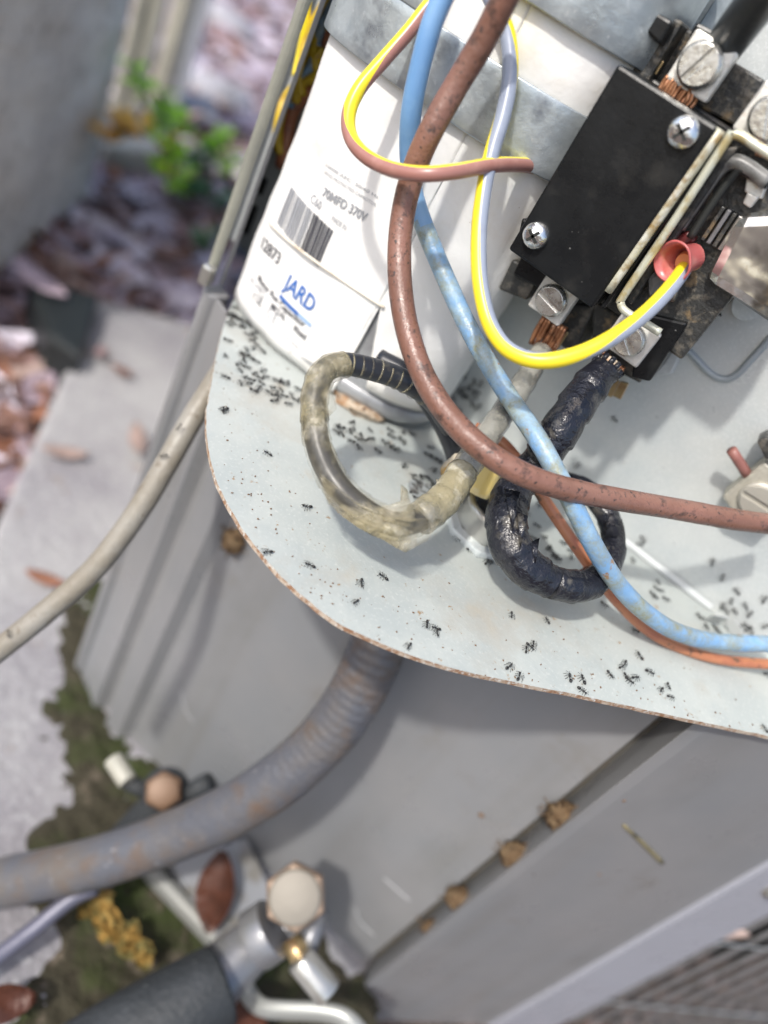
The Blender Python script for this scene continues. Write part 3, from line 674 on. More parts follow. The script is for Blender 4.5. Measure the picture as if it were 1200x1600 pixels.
# ================================================================== CONTACTOR
con = thing('contactor', 'black two pole contactor screwed to the back plate, right of the capacitor', 'contactor', (-.07, -.001, .065))
MB().box((-.104, -.0026, .056), (-.030, -.0002, .146)).build('mounting_plate', galvw, con, bevel=.002) if False else None
MB().box((-.0985, -.0300, .070), (-.0440, -.0030, .1215)).build('base', blkd, con, bevel=.0008)
cv = [(-.0985, .0720), (-.0705, .0720), (-.0705, .1208), (-.0985, .1208)]
g = MB(); g.prism([Vector((x, -.0470, z)) for x, z in cv], (0, .0165, 0)); g.build('cover', blk, con, bevel=.0008)
MB().box((-.0695, -.044, .0730), (-.0682, -.031, .1200)).build('cover_rib', blk, con, bevel=.0004)
# terminal shoulders above and below the cover
def pbox(us, y0, y1, name, m, bev=.0007, root=None):
    g = MB(); g.prism([PY(u, v, y0) for u, v in us], (0, y1 - y0, 0)); return g.build(name, m, root or con, bevel=bev)
pbox([(1032, 14), (1068, 34), (1010, 132), (975, 110)], -.032, -.004, 'shoulder', blkd)
pbox([(1003, 44), (1018, 14), (1052, 34), (1030, 70)], -.037, -.031, 'shoulder', blk)
pbox([(1068, 40), (1105, 62), (1060, 150), (1015, 128)], -.024, -.004, 'shoulder', blkd)
pbox([(1088, 34), (1122, 52), (1112, 75), (1075, 58)], -.030, -.004, 'shoulder', blk)
pbox([(1120, 80), (1195, 125), (1165, 205), (1075, 160)], -.028, -.004, 'shoulder', blkd)
pbox([(800, 405), (845, 425), (822, 470), (778, 452)], -.034, -.004, 'shoulder', blkd)
pbox([(815, 398), (905, 445), (890, 475), (800, 430)], -.036, -.022, 'shoulder', blk)
pbox([(870, 470), (930, 480), (895, 555), (868, 535)], -.026, -.006, 'shoulder', blkd)
pbox([(925, 470), (1030, 525), (1000, 600), (925, 560)], -.026, -.006, 'shoulder', blkd)
pbox([(1010, 490), (1075, 505), (1015, 597), (985, 590)], -.032, -.010, 'shoulder', blk)
pbox([(1050, 455), (1085, 478), (1075, 510), (1030, 500)], -.028, -.006, 'shoulder', blkd)
pbox([(985, 500), (1085, 505), (1050, 585), (975, 600)], -.006, -.002, 'foot_plate', galvw)
# lugs and their screws
def slotted(root, p, r, ang, m=scrm, h=.0028, phillips=False):
    nrm = -Y1; g = MB(); g.lathe([(r * .98, 0), (r, h * .35), (r * .97, h * .8), (r * .86, h)], p, nrm, n=32)
    R = Matrix.Rotation(ang, 3, 'Y'); w_ = r * .13
    # top face split by the slot: two raised caps either side
    for sd in (-1, 1):
        pts = []
        for k in range(13):
            a = -math.pi / 2 + math.pi * k / 12; x = math.sin(a) * r * .86; y = math.cos(a) * r * .86
            pts.append(Vector((x, 0, sd * max(w_, y))))
        g.prism([p + nrm * h + R @ q for q in pts], nrm * r * .16)
    o = g.build('screw', m, root, bevel=.0002); return o
def lug(c, ang, y, sz, sr, sang, lab=None, th=.0045, parent=None):
    o_ = PY(c[0], c[1], y); R = Matrix.Rotation(ang, 3, 'Y'); g = MB()
    g.box((-sz[0] / 2, 0, -sz[1] / 2), (sz[0] / 2, th, sz[1] / 2), R=R, c=o_); l = g.build('terminal_lug', lugm, con, bevel=.0007)
    s_ = slotted(con, o_, sr, sang)
    return o_
lug((1095, 103), 0.0, -.0370, (.0115, .0115), .0052, 1.9)
lug((864, 468), 0.0, -.0370, (.0110, .0112), .0046, .18)
lug((985, 530), 0.0, -.0330, (.0125, .0115), .0046, .6)
lug((1205, 185), 0.0, -.0370, (.0125, .0115), .0050, 1.0)
# phillips cover screws
def phil(c, y, r):
    p = PY(c[0], c[1], y); g = MB(); prof = [(r, 0), (r, .0008)] + [(r * math.cos(a), .0008 + .0022 * math.sin(a)) for a in [i * math.pi / 2 / 6 for i in range(1, 6)]] + [(1e-5, .0030)]
    g.lathe(prof, p, -Y1, n=28)
    o = g.build('cover_screw', chrome, con)
    for k in range(2):
        R = Matrix.Rotation(.5 + k * math.pi / 2, 3, 'Y'); q = MB(); q.box((-r * .55, -.0031, -r * .11), (r * .55, -.0022, r * .11), R=R, c=p); q.build('recess', dark, o, base=con.location)
phil((1068, 207), -.0470, .0037); phil((838, 368), -.0470, .0035)
pbox([(815, 340), (850, 355), (832, 398), (805, 385)], -.0440, -.010, 'shoulder', blk)
# rails and wire bail
P0, P1 = PY(1126, 202, -.0455), PY(949, 455, -.0455); dr = (P1 - P0).normalized()
g = MB(); g.tube([P0, (P0 + P1) / 2, P1], .0013, n=8); g.build('rail', railm, con)
MB().tube([PY(1113, 198, -.0445), PY(930, 470, -.0445)], .0006, n=6).build('rail_edge', blk, con)
q = [PY(u, v, -.0440) for u, v in [(1032, 520), (1003, 502), (978, 487), (970, 474), (977, 458), (1060, 335), (1136, 218), (1146, 210), (1160, 214), (1185, 230), (1225, 256)]]
MB().tube(q, .0011, n=10).build('wire_bail', M('zinc_bail', (.66, .67, .55), .3, .4).spots(110, .52, .62, (.50, .42, .22), detail=4), con)
pbox([(1135, 230), (1155, 228), (985, 478), (978, 466)], -.038, -.029, 'inner_wall', blkd)
# second pole: recessed coil, laminations and the bright rippled housing
pbox([(1150, 245), (1240, 300), (1120, 470), (1060, 440)], -.028, -.020, 'coil_body', blkd)
pbox([(1098, 440), (1150, 472), (1215, 515), (1290, 420), (1230, 330), (1150, 335)], -.036, -.008, 'coil_housing', silver, .003)
q = [PY(u, v, -.036) for u, v in [(1060, 355), (1090, 310), (1120, 268), (1140, 254), (1162, 258), (1200, 285)]]
MB().tube(q, .0019, n=8).build('coil_arch', M('grey_arch', (.22, .22, .21), .35).spots(200, .5, .65, (.10, .10, .095)), con)
q = [PY(u, v, -.0365) for u, v in [(1078, 372), (1110, 322), (1142, 278), (1160, 266), (1200, 290)]]
MB().tube(q, .0010, n=8).build('coil_arch', dark, con)
for k in range(6):
    a = (1128 + k * 9, 322 + k * 5)
    pbox([(a[0], a[1]), (a[0] + 6, a[1] + 3), (a[0] + 6 - 34, a[1] + 3 + 52), (a[0] - 34, a[1] + 52)], -.034 - .0008 * (k % 2), -.027, 'lamination', [blkd, finm, blkd, silver, blkd, lugm][k], .0002)
pbox([(1168, 268), (1200, 285), (1190, 312), (1163, 300)], -.034, -.026, 'contact_tab', lugm, .0004)
pbox([(1168, 300), (1186, 308), (1172, 326), (1160, 318)], -.035, -.026, 'contact_tab', lugm, .0004)
pbox([(1010, 430), (1055, 405), (1045, 440), (1012, 468)], -.038, -.030, 'coil_terminal', finm, .0015)
pbox([(1040, 440), (1062, 452), (1052, 476), (1032, 466)], -.036, -.028, 'coil_terminal', silver, .001)
# little copper bundles at the lugs
def strands(name, label, us, y, r, n_, spread, root=None):
    g = MB()
    a = PY(us[0][0], us[0][1], y); b = PY(us[1][0], us[1][1], y); t = (b - a).normalized(); sd = t.cross(Y1).normalized()
    for k in range(n_):
        o_ = sd * (k / (n_ - 1) - .5) * spread + Y1 * U(-.0008, .0008); tw = sd * U(-.0008, .0008)
        g.tube([a + o_, (a + b) / 2 + o_ * 1.05 + Y1 * U(-.0006, .0006), b + o_ * .9 + tw], r, n=6, res=3)
    return g.build(name, copper, root or con)
strands('copper_strand', None, [(1052, 158), (1068, 132)], -.036, .00055, 12, .0085)
strands('copper_strand', None, [(1210, 250), (1222, 222)], -.036, .00055, 10, .0080)
strands('copper_strand', None, [(868, 502), (845, 545)], -.033, .00075, 8, .0068)
strands('copper_strand', None, [(958, 560), (938, 585)], -.030, .0006, 10, .0080)
for k in range(2):
    pbox([(955 + k * 14, 592 + k * 4), (968 + k * 14, 596 + k * 4), (955 + k * 14, 622 + k * 3), (943 + k * 14, 616 + k * 3)], -.020, -.0185, 'spade_prong', brassm, .0003)
pbox([(880, 515), (888, 520), (872, 545), (864, 540)], -.030, -.029, 'spade_prong', brassm, .0003)
pbox([(1030, 92), (1038, 96), (1025, 118), (1017, 113)], -.030, -.029, 'spade_prong', brassm, .0003)

# pink boot on the coil terminal
boot = thing('terminal_boot', 'pink vinyl terminal boot where the yellow and grey wire ends', 'terminal', PY(1085, 405, -.04))
axb = (PY(1060, 430, -.052) - PY(1085, 400, -.034)).normalized(); pb = PY(1083, 402, -.034)
g = MB(); g.lathe([(.0034, .0005), (.0036, .0030), (.0043, .0070), (.0050, .0095), (.0052, .0101), (.0047, .0102), (.0036, .0070), (.0028, .0040), (.0024, .0020)], pb, (-.25, -.9, -.2), n=28)
for i, v in enumerate(g.v): g.v[i] = v + Vector((.0005 * noise.noise(v * 200), 0, .0005 * noise.noise(v * 220)))
g.build('sleeve', pinkm, boot)
MB().lathe([(.0026, .0), (.0027, .0045), (.0022, .0055)], pb + Vector((.0006, 0, -.0004)), (-.25, -.9, -.2), n=20).build('core', orangem, boot)
pbox([(1040, 375), (1075, 360), (1090, 375), (1060, 395)], -.035, -.030, 'tab', M('dark_red_vinyl', (.12, .02, .02), .3), .001, boot)

# ================================================================== WIRES
def wire(name, label, pts, dia, mats, stripe=None, n=16, res=8, rf=None):
    P = [T(u, v, t) for u, v, t in pts]
    g = MB(); g.tube(P, dia / 2, n=n, res=res, stripe=stripe, rf=rf); o = g.build(name, mats); return tag(o, label, 'wire')
bump1 = lambda L, a, p: 1 + .03 * noise.noise(p * 120)
wire('brown_wire', 'thick brown weathered wire crossing in front of the white capacitor', [(800, -25, .168), (757, 60, .176), (712, 135, .182), (672, 207, .186), (645, 272, .192), (628, 345, .196), (624, 420, .197), (633, 500, .196), (656, 575, .194), (692, 638, .191), (742, 692, .188), (805, 735, .188), (880, 763, .194), (965, 780, .205), (1060, 796, .214), (1150, 812, .220), (1230, 822, .224)], .0062, brown, rf=bump1, n=20)
ob = wire('blue_wire', 'thick blue wire with rusty stains curving down to the right', [(700, -25, .180), (674, 40, .184), (655, 110, .189), (642, 180, .195), (640, 250, .203), (651, 320, .209), (690, 420, .211), (736, 520, .210), (790, 612, .208), (840, 686, .200), (885, 768, .198), (925, 848, .203), (965, 912, .212), (1010, 958, .220), (1062, 989, .228), (1125, 1003, .236), (1230, 1007, .240)], .0053, [blue, bluedirty], rf=bump1, n=18)
for p in ob.data.polygons:
    c = p.center + ob.location; p.material_index = 1 if c.z < .066 + .004 * noise.noise(c * 90) else 0
wire('copper_brown_wire', 'thin copper brown wire running beneath the blue wire', [(742, 668, .232), (785, 692, .230), (822, 738, .226), (858, 792, .224), (892, 842, .222), (928, 893, .224), (965, 940, .228), (1010, 983, .234), (1060, 1011, .238), (1130, 1031, .242), (1230, 1040, .246)], .0035, orgw)
h = math.pi / 2
wire('yellow_brown_wire', 'striped yellow and brown wire looping over the capacitor label', [(700, -22, .190), (668, 12, .191), (638, 50, .192), (600, 93, .193), (562, 138, .194), (545, 178, .194), (548, 214, .193), (570, 243, .190), (610, 264, .186), (660, 272, .182), (712, 268, .183), (770, 258, .190), (818, 258, .200), (852, 264, .210)], .0037, [yel, tan], stripe=[3.3, 3.3, 3.2, 2.9, 2.0, .7, .1, -.2, -.4, -.4, -.4, -.3, -.3, -.3], n=20)
o = MB().tube([T(838, 262, .206), T(852, 264, .210), T(866, 267, .216)], [.0022, .0024, .0021], n=14, rf=lambda L, a, p: 1 + .14 * noise.noise(p * 500)).build('wire_sleeve', cloudy); tag(o, 'short cloudy sleeve at the end of the yellow and brown wire', 'sleeve')
wire('yellow_grey_wire', 'striped yellow and grey wire hanging in a loop to the pink boot', [(764, -8, .186), (780, 22, .186), (794, 60, .187), (797, 118, .188), (786, 180, .189), (768, 240, .190), (755, 302, .190), (748, 370, .190), (750, 440, .189), (763, 500, .188), (787, 540, .186), (822, 560, .184), (862, 563, .183), (912, 550, .183), (962, 524, .184), (1010, 488, .189), (1050, 446, .192), (1080, 404, .199)], .0040, [yel, gry], stripe=[6.28, 6.28, 6.0, 5.4, 4.5, 3.8, 3.4, 3.1, 3.0, 3.0, 2.9, 2.7, 2.0, .9, .2, -.1, -.1, -.1], n=20)

# clear taped black loop
lp = [(705, 668, .222), (672, 622, .214), (630, 594, .208), (585, 578, .204), (540, 569, .200), (508, 580, .197), (493, 615, .195), (492, 665, .193), (503, 715, .191), (528, 760, .189), (568, 797, .189), (612, 818, .190), (655, 812, .194), (695, 780, .199), (725, 735, .205), (757, 688, .210), (790, 640, .215), (820, 595, .220), (847, 548, .226)]
LP = [T(*p) for p in lp]
tl = thing('taped_cable', 'black cable loop wrapped in yellowed clear tape in front of the capacitor', 'cable', LP[11])
MB().tube(LP, .0031, n=16, res=8).build('core', bwire, tl)
wrap = lambda L, a, p: 1 + .09 * ((L * 190) % 1.0) + .06 * noise.noise(p * 130 + Vector((a * .3, 0, 0)))
MB().tube(LP[4:13], [.0034, .0036, .0035, .0035, .0036, .0038, .0040, .0043, .0041], n=22, res=14, rf=wrap).build('clear_tape', cloudy, tl)
MB().tube(LP[12:], [.0044, .0040, .0037, .0036, .0034, .0033, .0031], n=22, res=12, rf=wrap).build('clear_tape', clr, tl)
MB().tube(LP[12:15], [.0046, .0043, .0039], n=22, res=12, rf=wrap).build('clear_tape', cloudy, tl)
for k in range(9):
    i = 1.2 + k * .33; a = LP[int(i)].lerp(LP[int(i) + 1], i % 1); b = LP[int(i)].lerp(LP[int(i) + 1], min(1, i % 1 + .06))
    MB().tube([a, b], .00325, n=16, res=2).build('tape_ring', cloudy, tl)
def flap(us, name='tape_flap'):
    vs = [T(*u) for u in us]; c = sum(vs, Vector()) / len(vs); g = MB(); n = len(vs)
    ring = []
    for i in range(n):
        for k in range(4): p = vs[i].lerp(vs[(i + 1) % n], k / 4); ring.append(p + Vector((0, 0, 1)) * .0006 * noise.noise(p * 400))
    m_ = len(ring); mid = [p.lerp(c, .5) - fwd * .0006 for p in ring]
    g.add(ring + mid + [c - fwd * .001], [(i, (i + 1) % m_, (i + 1) % m_ + m_, i + m_) for i in range(m_)] + [(i + m_, (i + 1) % m_ + m_, 2 * m_) for i in range(m_)])
    o = g.build(name, cloudy, tl); q = o.modifiers.new('solid', 'SOLIDIFY'); q.thickness = .0003; return o
flap([(498, 740, .186), (512, 790, .187), (560, 825, .186), (612, 852, .187), (634, 863, .188), (668, 845, .190), (690, 812, .192), (640, 815, .185), (560, 790, .184), (520, 760, .184)])
flap([(588, 795, .186), (628, 782, .186), (626, 757, .187), (634, 765, .188), (640, 785, .188), (648, 800, .188), (645, 825, .187), (600, 815, .185)])
flap([(515, 600, .190), (525, 640, .191), (514, 650, .191), (500, 620, .190)])
flap([(680, 750, .200), (700, 765, .199), (720, 760, .200), (708, 790, .197), (690, 790, .197)])

# black taped pigtail
bt = thing('black_taped_cable', 'thick black taped cable coiled in a loop below the contactor', 'cable', T(860, 900, .22))
Bp = [(945, 578, .214), (922, 604, .212), (893, 645, .210), (865, 688, .211), (835, 728, .214), (806, 762, .213), (792, 802, .209), (796, 846, .206), (822, 885, .206), (862, 910, .208), (905, 916, .212), (940, 898, .218), (957, 860, .224), (953, 815, .229), (928, 775, .232), (890, 755, .234), (845, 752, .236), (800, 760, .238)]
BPt = [T(*p) for p in Bp]
wr2 = lambda L, a, p: 1 + .10 * ((L * 125 + .12 * math.sin(a)) % 1.0) + .09 * noise.noise(p * 90) + .06 * noise.noise(p * 260)
MB().tube(BPt[:10], [.0042, .0050, .0052, .0050, .0047, .0050, .0053, .0053, .0050, .0046], n=26, res=14, rf=wr2).build('black_tape', tape, bt)
MB().tube(BPt[9:], [.0046, .0043, .0041, .0036, .0034, .0032, .0031, .003, .003], n=24, res=12, rf=wr2).build('black_tape', tape, bt)
g = MB()
for k in range(12):
    a = 2 * math.pi * k / 12; t = (BPt[1] - BPt[0]).normalized(); x = t.cross(Y1).normalized(); y = t.cross(x)
    dd = x * math.cos(a) + y * math.sin(a); L_ = U(.0008, .0028)
    g.tube([BPt[0] + dd * .0038, BPt[0] + dd * .0044 - t * L_], .0008, n=5, res=2)
g.build('frayed_edge', tape, bt)
MB().tube([T(952, 568, .214), T(944, 580, .213)], .0032, n=14, res=3).build('pale_core', M('pale_insulation', (.62, .52, .40), .6).spots(300, .5, .6, (.42, .26, .15)), bt)
g = MB()
def creaseflap(a, b, c_):
    va, vb, vc = T(*a), T(*b), T(*c_); md = (va + vb) / 2 + (vc - (va + vb) / 2) * .5
    g.add([va, vb, vc, md - fwd * .001], [(0, 3, 2), (1, 2, 3), (0, 1, 3)])
creaseflap((788, 765, .2045), (812, 770, .2045), (800, 830, .200)); creaseflap((808, 800, .2025), (824, 808, .202), (812, 860, .200)); creaseflap((826, 850, .2030), (842, 842, .204), (836, 880, .201))
o = g.build('tape_crease', tape, bt); q = o.modifiers.new('solid', 'SOLIDIFY'); q.thickness = .0006

# dark cable at upper right
o = MB().tube([PY(1120, 92, -.030), PY(1142, 58, -.034), PY(1178, 10, -.042), PY(1220, -45, -.052)], [.0042, .0046, .0046, .0046], n=24).build('black_cable', M('dark_grey_jacket', (.045, .05, .052), .3).spots(100, .5, .7, (.07, .075, .075)).bump(200, .0003)); tag(o, 'thick dark grey cable entering the contactor from the upper right', 'cable')

# conduit fitting standing through the floor plate
fit = thing('conduit_fitting', 'silver threaded conduit fitting in the floor plate between the two cable loops', 'fitting', (-.062, -.063, 0))
fc = PZ(742, 842, 0) + Vector((0.0, .006, 0)); fit.location = fc
g = MB(); 
g.lathe([(.0100, 0), (.0103, .001)] + [(.0100 + (.0006 if k % 2 else 0), .001 + k * .0009) for k in range(10)] + [(.0100, .0105), (.0088, .0108), (.0086, .0080), (.0086, .0)], fc, Z1, n=44); g.build('thread', nickel, fit)
MB().lathe([(.0138, .0), (.0140, .0006), (.0138, .0022), (.0104, .0026), (.0103, .0)], fc, Z1, n=8, ph=.3, sm=False).build('lock_nut', galvw, fit, bevel=.0005)
nut = MB(); nut.lathe([(.0046, 0), (.0050, .003), (.0040, .010), (.0030, .013), (.0001, .0135)], T(742, 768, .228), T(780, 700, .224) - T(742, 768, .228), n=18); tag(nut.build('wire_nut', ylcap), 'dull yellow wire nut between the taped loop and the black loop', 'wire nut')
g = MB(); g.blob(T(712, 735, .226), (.004, .003, .006), amp=.5, fq=3, seed=3); tag(g.build('sealant_crumb', M('amber_sealant', (.42, .26, .08), .3).spots(200, .5, .6, (.55, .50, .40)).bump(200, .002)), 'amber sealant crumb stuck behind the clear taped cable', 'sealant')
tag(MB().tube([T(592, 560, .232), T(640, 590, .230), T(690, 660, .228), T(715, 720, .232), T(735, 790, .236)], .0030, n=14).build('black_wire', bwire), 'plain black wire dropping from behind the brown wire into the fitting', 'wire')

# ground lug with its screw, copper stub
gl = thing('ground_lug', 'tin ground lug with slotted screw at the right edge of the back plate', 'lug', PY(1175, 775, 0))
g = MB(); g.prism([PY(u, v, -.010) for u, v in [(1128, 776), (1195, 722), (1262, 770), (1200, 830), (1150, 808)]], (0, .008, 0)); g.build('body', M('dull_lug', (.46, .44, .37), .42, .3).spots(150, .5, .65, (.36, .34, .28)).bump(300, .0004), gl, bevel=.0008)
slotted(gl, PY(1184, 780, -.010), .0058, -.08, M('dull_screw', (.46, .44, .38), .4, .4), h=.0012)
o = MB().tube([PY(1143, 703, -.012), PY(1168, 742, -.008)], .0016, n=12, res=3).build('stub_wire', M('faded_red_wire', (.28, .12, .10), .45)); tag(o, 'short cut brown wire end poking from the ground lug', 'wire')
g = MB(); g.prism([PY(u, v, -.012) for u, v in [(1182, 690), (1196, 682), (1230, 700), (1230, 728), (1196, 718)]], (0, .008, 0)); tag(g.build('plastic_clip', blkd, bevel=.0006), 'dark plastic clip above the ground lug at the right edge', 'clip')

# wire harness behind the capacitor
amber = M('amber_insulation', (0.60, 0.42, 0.03), .35).spots(120, .5, .65, (0.42, 0.26, 0.03))
hs = [([(545, -20), (520, 20), (496, 55), (492, 90), (500, 120)], .0017, [amber, tan], 'bright yellow wire bending at the top of the harness'),
      ([(525, -20), (500, 20), (480, 60), (470, 110), (462, 160)], .0018, [amber, orgw], 'yellow and brown wire nearest the cabinet post'),
      ([(560, -10), (525, 30), (510, 70), (500, 110), (490, 160)], .0026, [orgw, orgw], 'dark brown wire pressed against the capacitor'),
      ([(535, -20), (508, 30), (496, 60), (490, 95), (470, 130), (452, 165)], .0017, [bluedirty, bluedirty], 'dull blue wire in the middle of the harness'),
      ([(500, 90), (478, 78), (487, 76), (505, 85)], .0018, [amber, tan], 'short yellow loop curling round the harness'),
      ([(520, 105), (490, 92), (475, 100), (468, 120), (472, 150)], .0018, [amber, orgw], 'amber wire crossing the middle of the harness'),
      ([(500, 118), (468, 132), (448, 152), (438, 180), (434, 215), (440, 240)], .0018, [amber, orgw], 'amber wire curving lowest beside the capacitor'),
      ([(490, 140), (462, 165), (452, 195), (446, 235), (440, 260)], .0026, [orgw, bwire], 'dark wire hanging lowest in the harness'),
      ([(480, 0), (478, 40), (470, 80), (462, 120)], .0014, [yel, yel], 'thin yellow wire along the inner flange')]
for P_, r_, ms, lb in hs:
    g = MB(); P = [PY(u, v, -.0065 - .0035 * (r_ < .002) + .001 * i % .003) for i, (u, v) in enumerate(P_)]
    g.tube(P, r_, n=12, res=6, stripe=[1.2] * len(P)); tag(g.build('harness_wire', ms), lb, 'wire', 'wires of the harness behind the capacitor')

# ================================================================== CABLE, CONDUIT, PIPES
o = MB().tube([T(372, 540, .262), T(335, 600, .256), T(300, 655, .252), T(262, 722, .250), T(215, 800, .250), T(150, 886, .250), (T(70, 958, .250)), T(-40, 1046, .250)], .0038, n=20, rf=lambda L, a, p: 1 + .02 * noise.noise(p * 60)).build('tan_cable', cable); tag(o, 'tan control cable sweeping down left from under the floor plate', 'cable')
cp = [(625, 905, .262), (602, 975, .260), (582, 1030, .262), (548, 1098, .267), (503, 1158, .272), (443, 1213, .277), (365, 1264, .284), (270, 1307, .293), (160, 1345, .300), (60, 1368, .307), (-60, 1390, .316)]
rib = lambda L, a, p: 1 + .016 * math.sin(L * 2 * math.pi / .0036) * max(0, 1 - L / .11) + .015 * noise.noise(p * 80)
o = MB().tube([T(*p) for p in cp], .0098, n=32, res=40, rf=rib).build('flexible_conduit', conduit); tag(o, 'fat grey flexible conduit curving down from under the floor plate', 'conduit')
o = MB().tube([T(150, 1385, .312), T(110, 1405, .310), T(55, 1450, .304), T(0, 1492, .297), T(-50, 1530, .290)], .0034, n=16).build('copper_line', pipem); tag(o, 'thin violet grey pipe under the left end of the conduit', 'pipe')

# ================================================================== SERVICE VALVES
def hexcap(root, p, nrm, r, m, name='cap', L=.010, m2=None):
    m2 = m2 or m
    g = MB(); g.lathe([(r * .96, -L), (r * .98, -L * .1), (r * .90, 0), (r * .55, .0004), (1e-5, .0004)], p, nrm, n=6, ph=.25, sm=False)
    c_ = g.build(name, m, root, bevel=.0014, bseg=3)
    MB().lathe([(r * .80, -.0004), (r * .78, .0006), (r * .70, .0009), (.00001, .0008)], p, nrm, n=28).build('cap_face', m2, c_, base=root.location)
    return c_
v1 = thing('service_valve', 'large service valve with a dull brass hex cap and foam covered pipe', 'valve', PZ(400, 1560, GZ))
pc = T(461, 1402, .292); nrm = (CP - pc).normalized() * .75 + Vector((0, -.3, .25)); hexcap(v1, pc, nrm, .0128, brcap, L=.011, m2=M('worn_cap_face', (.185, .168, .138), .5, .15).bump(90, .0006, .4))
g = MB(); g.tube([pc - nrm.normalized() * .010, pc - nrm.normalized() * .022], .0085, n=22, res=2); g.build('stem', valve, v1)
g = MB(); a = T(470, 1430, .318); b = T(402, 1472, .314); c_ = T(335, 1530, .306)
g.tube([a, b, c_], [.0095, .0100, .0125], n=26, res=6); g.build('body', valve, v1)
g = MB(); g.tube([T(428, 1450, .300), T(398, 1470, .300)], [.0116, .0116], n=26, res=2); g.build('collar', valve, v1, bevel=.0004)
g = MB(); g.tube([T(345, 1538, .300), T(285, 1572, .292), T(200, 1620, .285), T(100, 1680, .28)], [.0150, .0155, .0155, .0155], n=32, res=8, rf=lambda L, a, p: 1 + .03 * noise.noise(p * 60)); g.build('pipe_insulation', foam, v1)
g = MB(); g.tube([T(455, 1468, .300), T(472, 1500, .296)], .0042, n=16, res=2); g.build('port', brassm, v1)
g = MB(); a = T(468, 1497, .290); b = T(514, 1553, .288); tdi = (b - a).normalized()
g.tube([a, b], [.0056, .0056], n=24, res=3); g.build('port_cap', nickel, v1, bevel=.0008)
g = MB(); g.tube([T(500, 1420, .310), T(478, 1490, .300)], .0040, n=14, res=2); g.build('port', valve, v1)
# second valve
v2 = thing('service_valve', 'small service valve with a brown hex cap beside the cabinet foot', 'valve', PZ(255, 1270, GZ))
pc = T(255, 1236, .318); nrm = (CP - pc).normalized() * .8 + Vector((0, -.2, .2)); hexcap(v2, pc, nrm, .0082, brcap2, L=.008)
MB().tube([pc - nrm.normalized() * .007, pc - nrm.normalized() * .022], .0095, n=20, res=2).build('body', foam, v2)
MB().tube([T(176, 1185, .322), T(200, 1222, .318)], .0040, n=18, res=2).build('port_cap', cream, v2, bevel=.0006)
MB().tube([T(200, 1222, .322), T(245, 1245, .330)], .0035, n=14, res=2).build('port', foam, v2)
MB().tube([T(275, 1250, .330), T(328, 1222, .325)], .0042, n=16, res=2).build('stub_pipe', foam, v2)
MB().tube([T(255, 1250, .33), T(215, 1290, .335), T(180, 1330, .345)], .0075, n=16, res=4).build('line', foam, v2)
# brackets
def strapstrip(pts, w_, name, label, m):
    g = MB(); P = catmull([T(*p) for p in pts], 5); vs = []
    for i, p in enumerate(P):
        t = (P[min(i + 1, len(P) - 1)] - P[max(0, i - 1)]).normalized(); s_ = t.cross(Vector((.2, -.6, .7)).normalized()).normalized() * w_ / 2; vs += [p + s_, p - s_]
    g.add(vs, [(2 * i, 2 * i + 2, 2 * i + 3, 2 * i + 1) for i in range(len(P) - 1)]); o = g.build(name, m); q = o.modifiers.new('solid', 'SOLIDIFY'); q.thickness = .0018
    return tag(o, label, 'bracket')
strapstrip([(376, 1528, .318), (392, 1560, .315), (412, 1576, .312), (450, 1580, .310), (505, 1583, .308), (545, 1596, .306), (580, 1640, .304)], .007, 'valve_bracket', 'silver bent bracket under the large brass capped valve', M('bracket_metal', (.36, .37, .35), .35, .4))
strapstrip([(232, 1360, .350), (262, 1392, .346), (300, 1432, .342), (345, 1480, .338)], .008, 'bracket_strip', 'grey flat metal strip slanting behind the conduit', M('bracket_grey', (.24, .245, .23), .5, .2))
g = MB(); g.prism([PZ(u, v, GZ + .012) for u, v in [(270, 1345), (385, 1310), (440, 1430), (345, 1475)]], (0, 0, -.010)); tag(g.build('base_shelf', M('pale_pan', (.30, .31, .33), .5).spots(60, .5, .6, (.22, .21, .19))), 'pale grey base pan ledge behind the red brown leaf', 'ledge')

# ================================================================== MUD NESTS, TWIG, CRUMBS
def nest(u, v, r, seed, label):
    p = PY(u, v, -.047); g = MB(); g.blob(p, (r, r * .7, r * 1.15), n=22, m=16, amp=.30, fq=4, seed=seed)
    for k in range(16):
        a = U(0, 6.28); q = p + Vector((math.cos(a) * r, -r * .1, math.sin(a) * r)) * U(.8, 1.1); e = q + Vector((math.cos(a), U(-.3, .3), math.sin(a))) * U(.001, .004)
        g.tube([q, e], .00025, n=4, res=1)
    tag(g.build('mud_nest', mudm), label, 'mud nest')
nest(878, 1276, .0058, 1, 'shaggy brown mud nest highest on the panel seam')
nest(806, 1338, .0060, 2, 'round tan mud nest, second from the top on the panel seam')
nest(716, 1404, .0056, 3, 'brown mud nest with frayed top, third down the panel seam')
nest(676, 1452, .0046, 4, 'smallest mud nest, lowest of those on the panel seam')
nest(364, 846, .0048, 5, 'lone brown mud nest on the left ridge under the plate edge')
pn = Vector((.0300, -.0495, 0)); nn_ = Vector((RD.y, -RD.x, 0))
a = PN(973, 1285, pn, nn_); m_ = PN(1000, 1310, pn, nn_); b = PN(1033, 1343, pn, nn_)
tag(MB().tube([a + nn_ * .001, m_ + nn_ * .0011, b + nn_ * .001], [.0006, .0008, .0009], n=8, res=5).build('twig', twigm), 'short dry twig stuck to the grey side panel', 'twig')
for u, v, r, lb in [(974, 1248, .0007, 'tiny dark crumb above the twig on the side panel'), (936, 1364, .0006, 'tiny dark crumb below the twig on the side panel')]:
    g = MB(); g.blob(PN(u, v, pn, nn_) + nn_ * .0005, (r, r, r), n=8, m=6, amp=.4); tag(g.build('crumb', crumbm), lb, 'crumb')
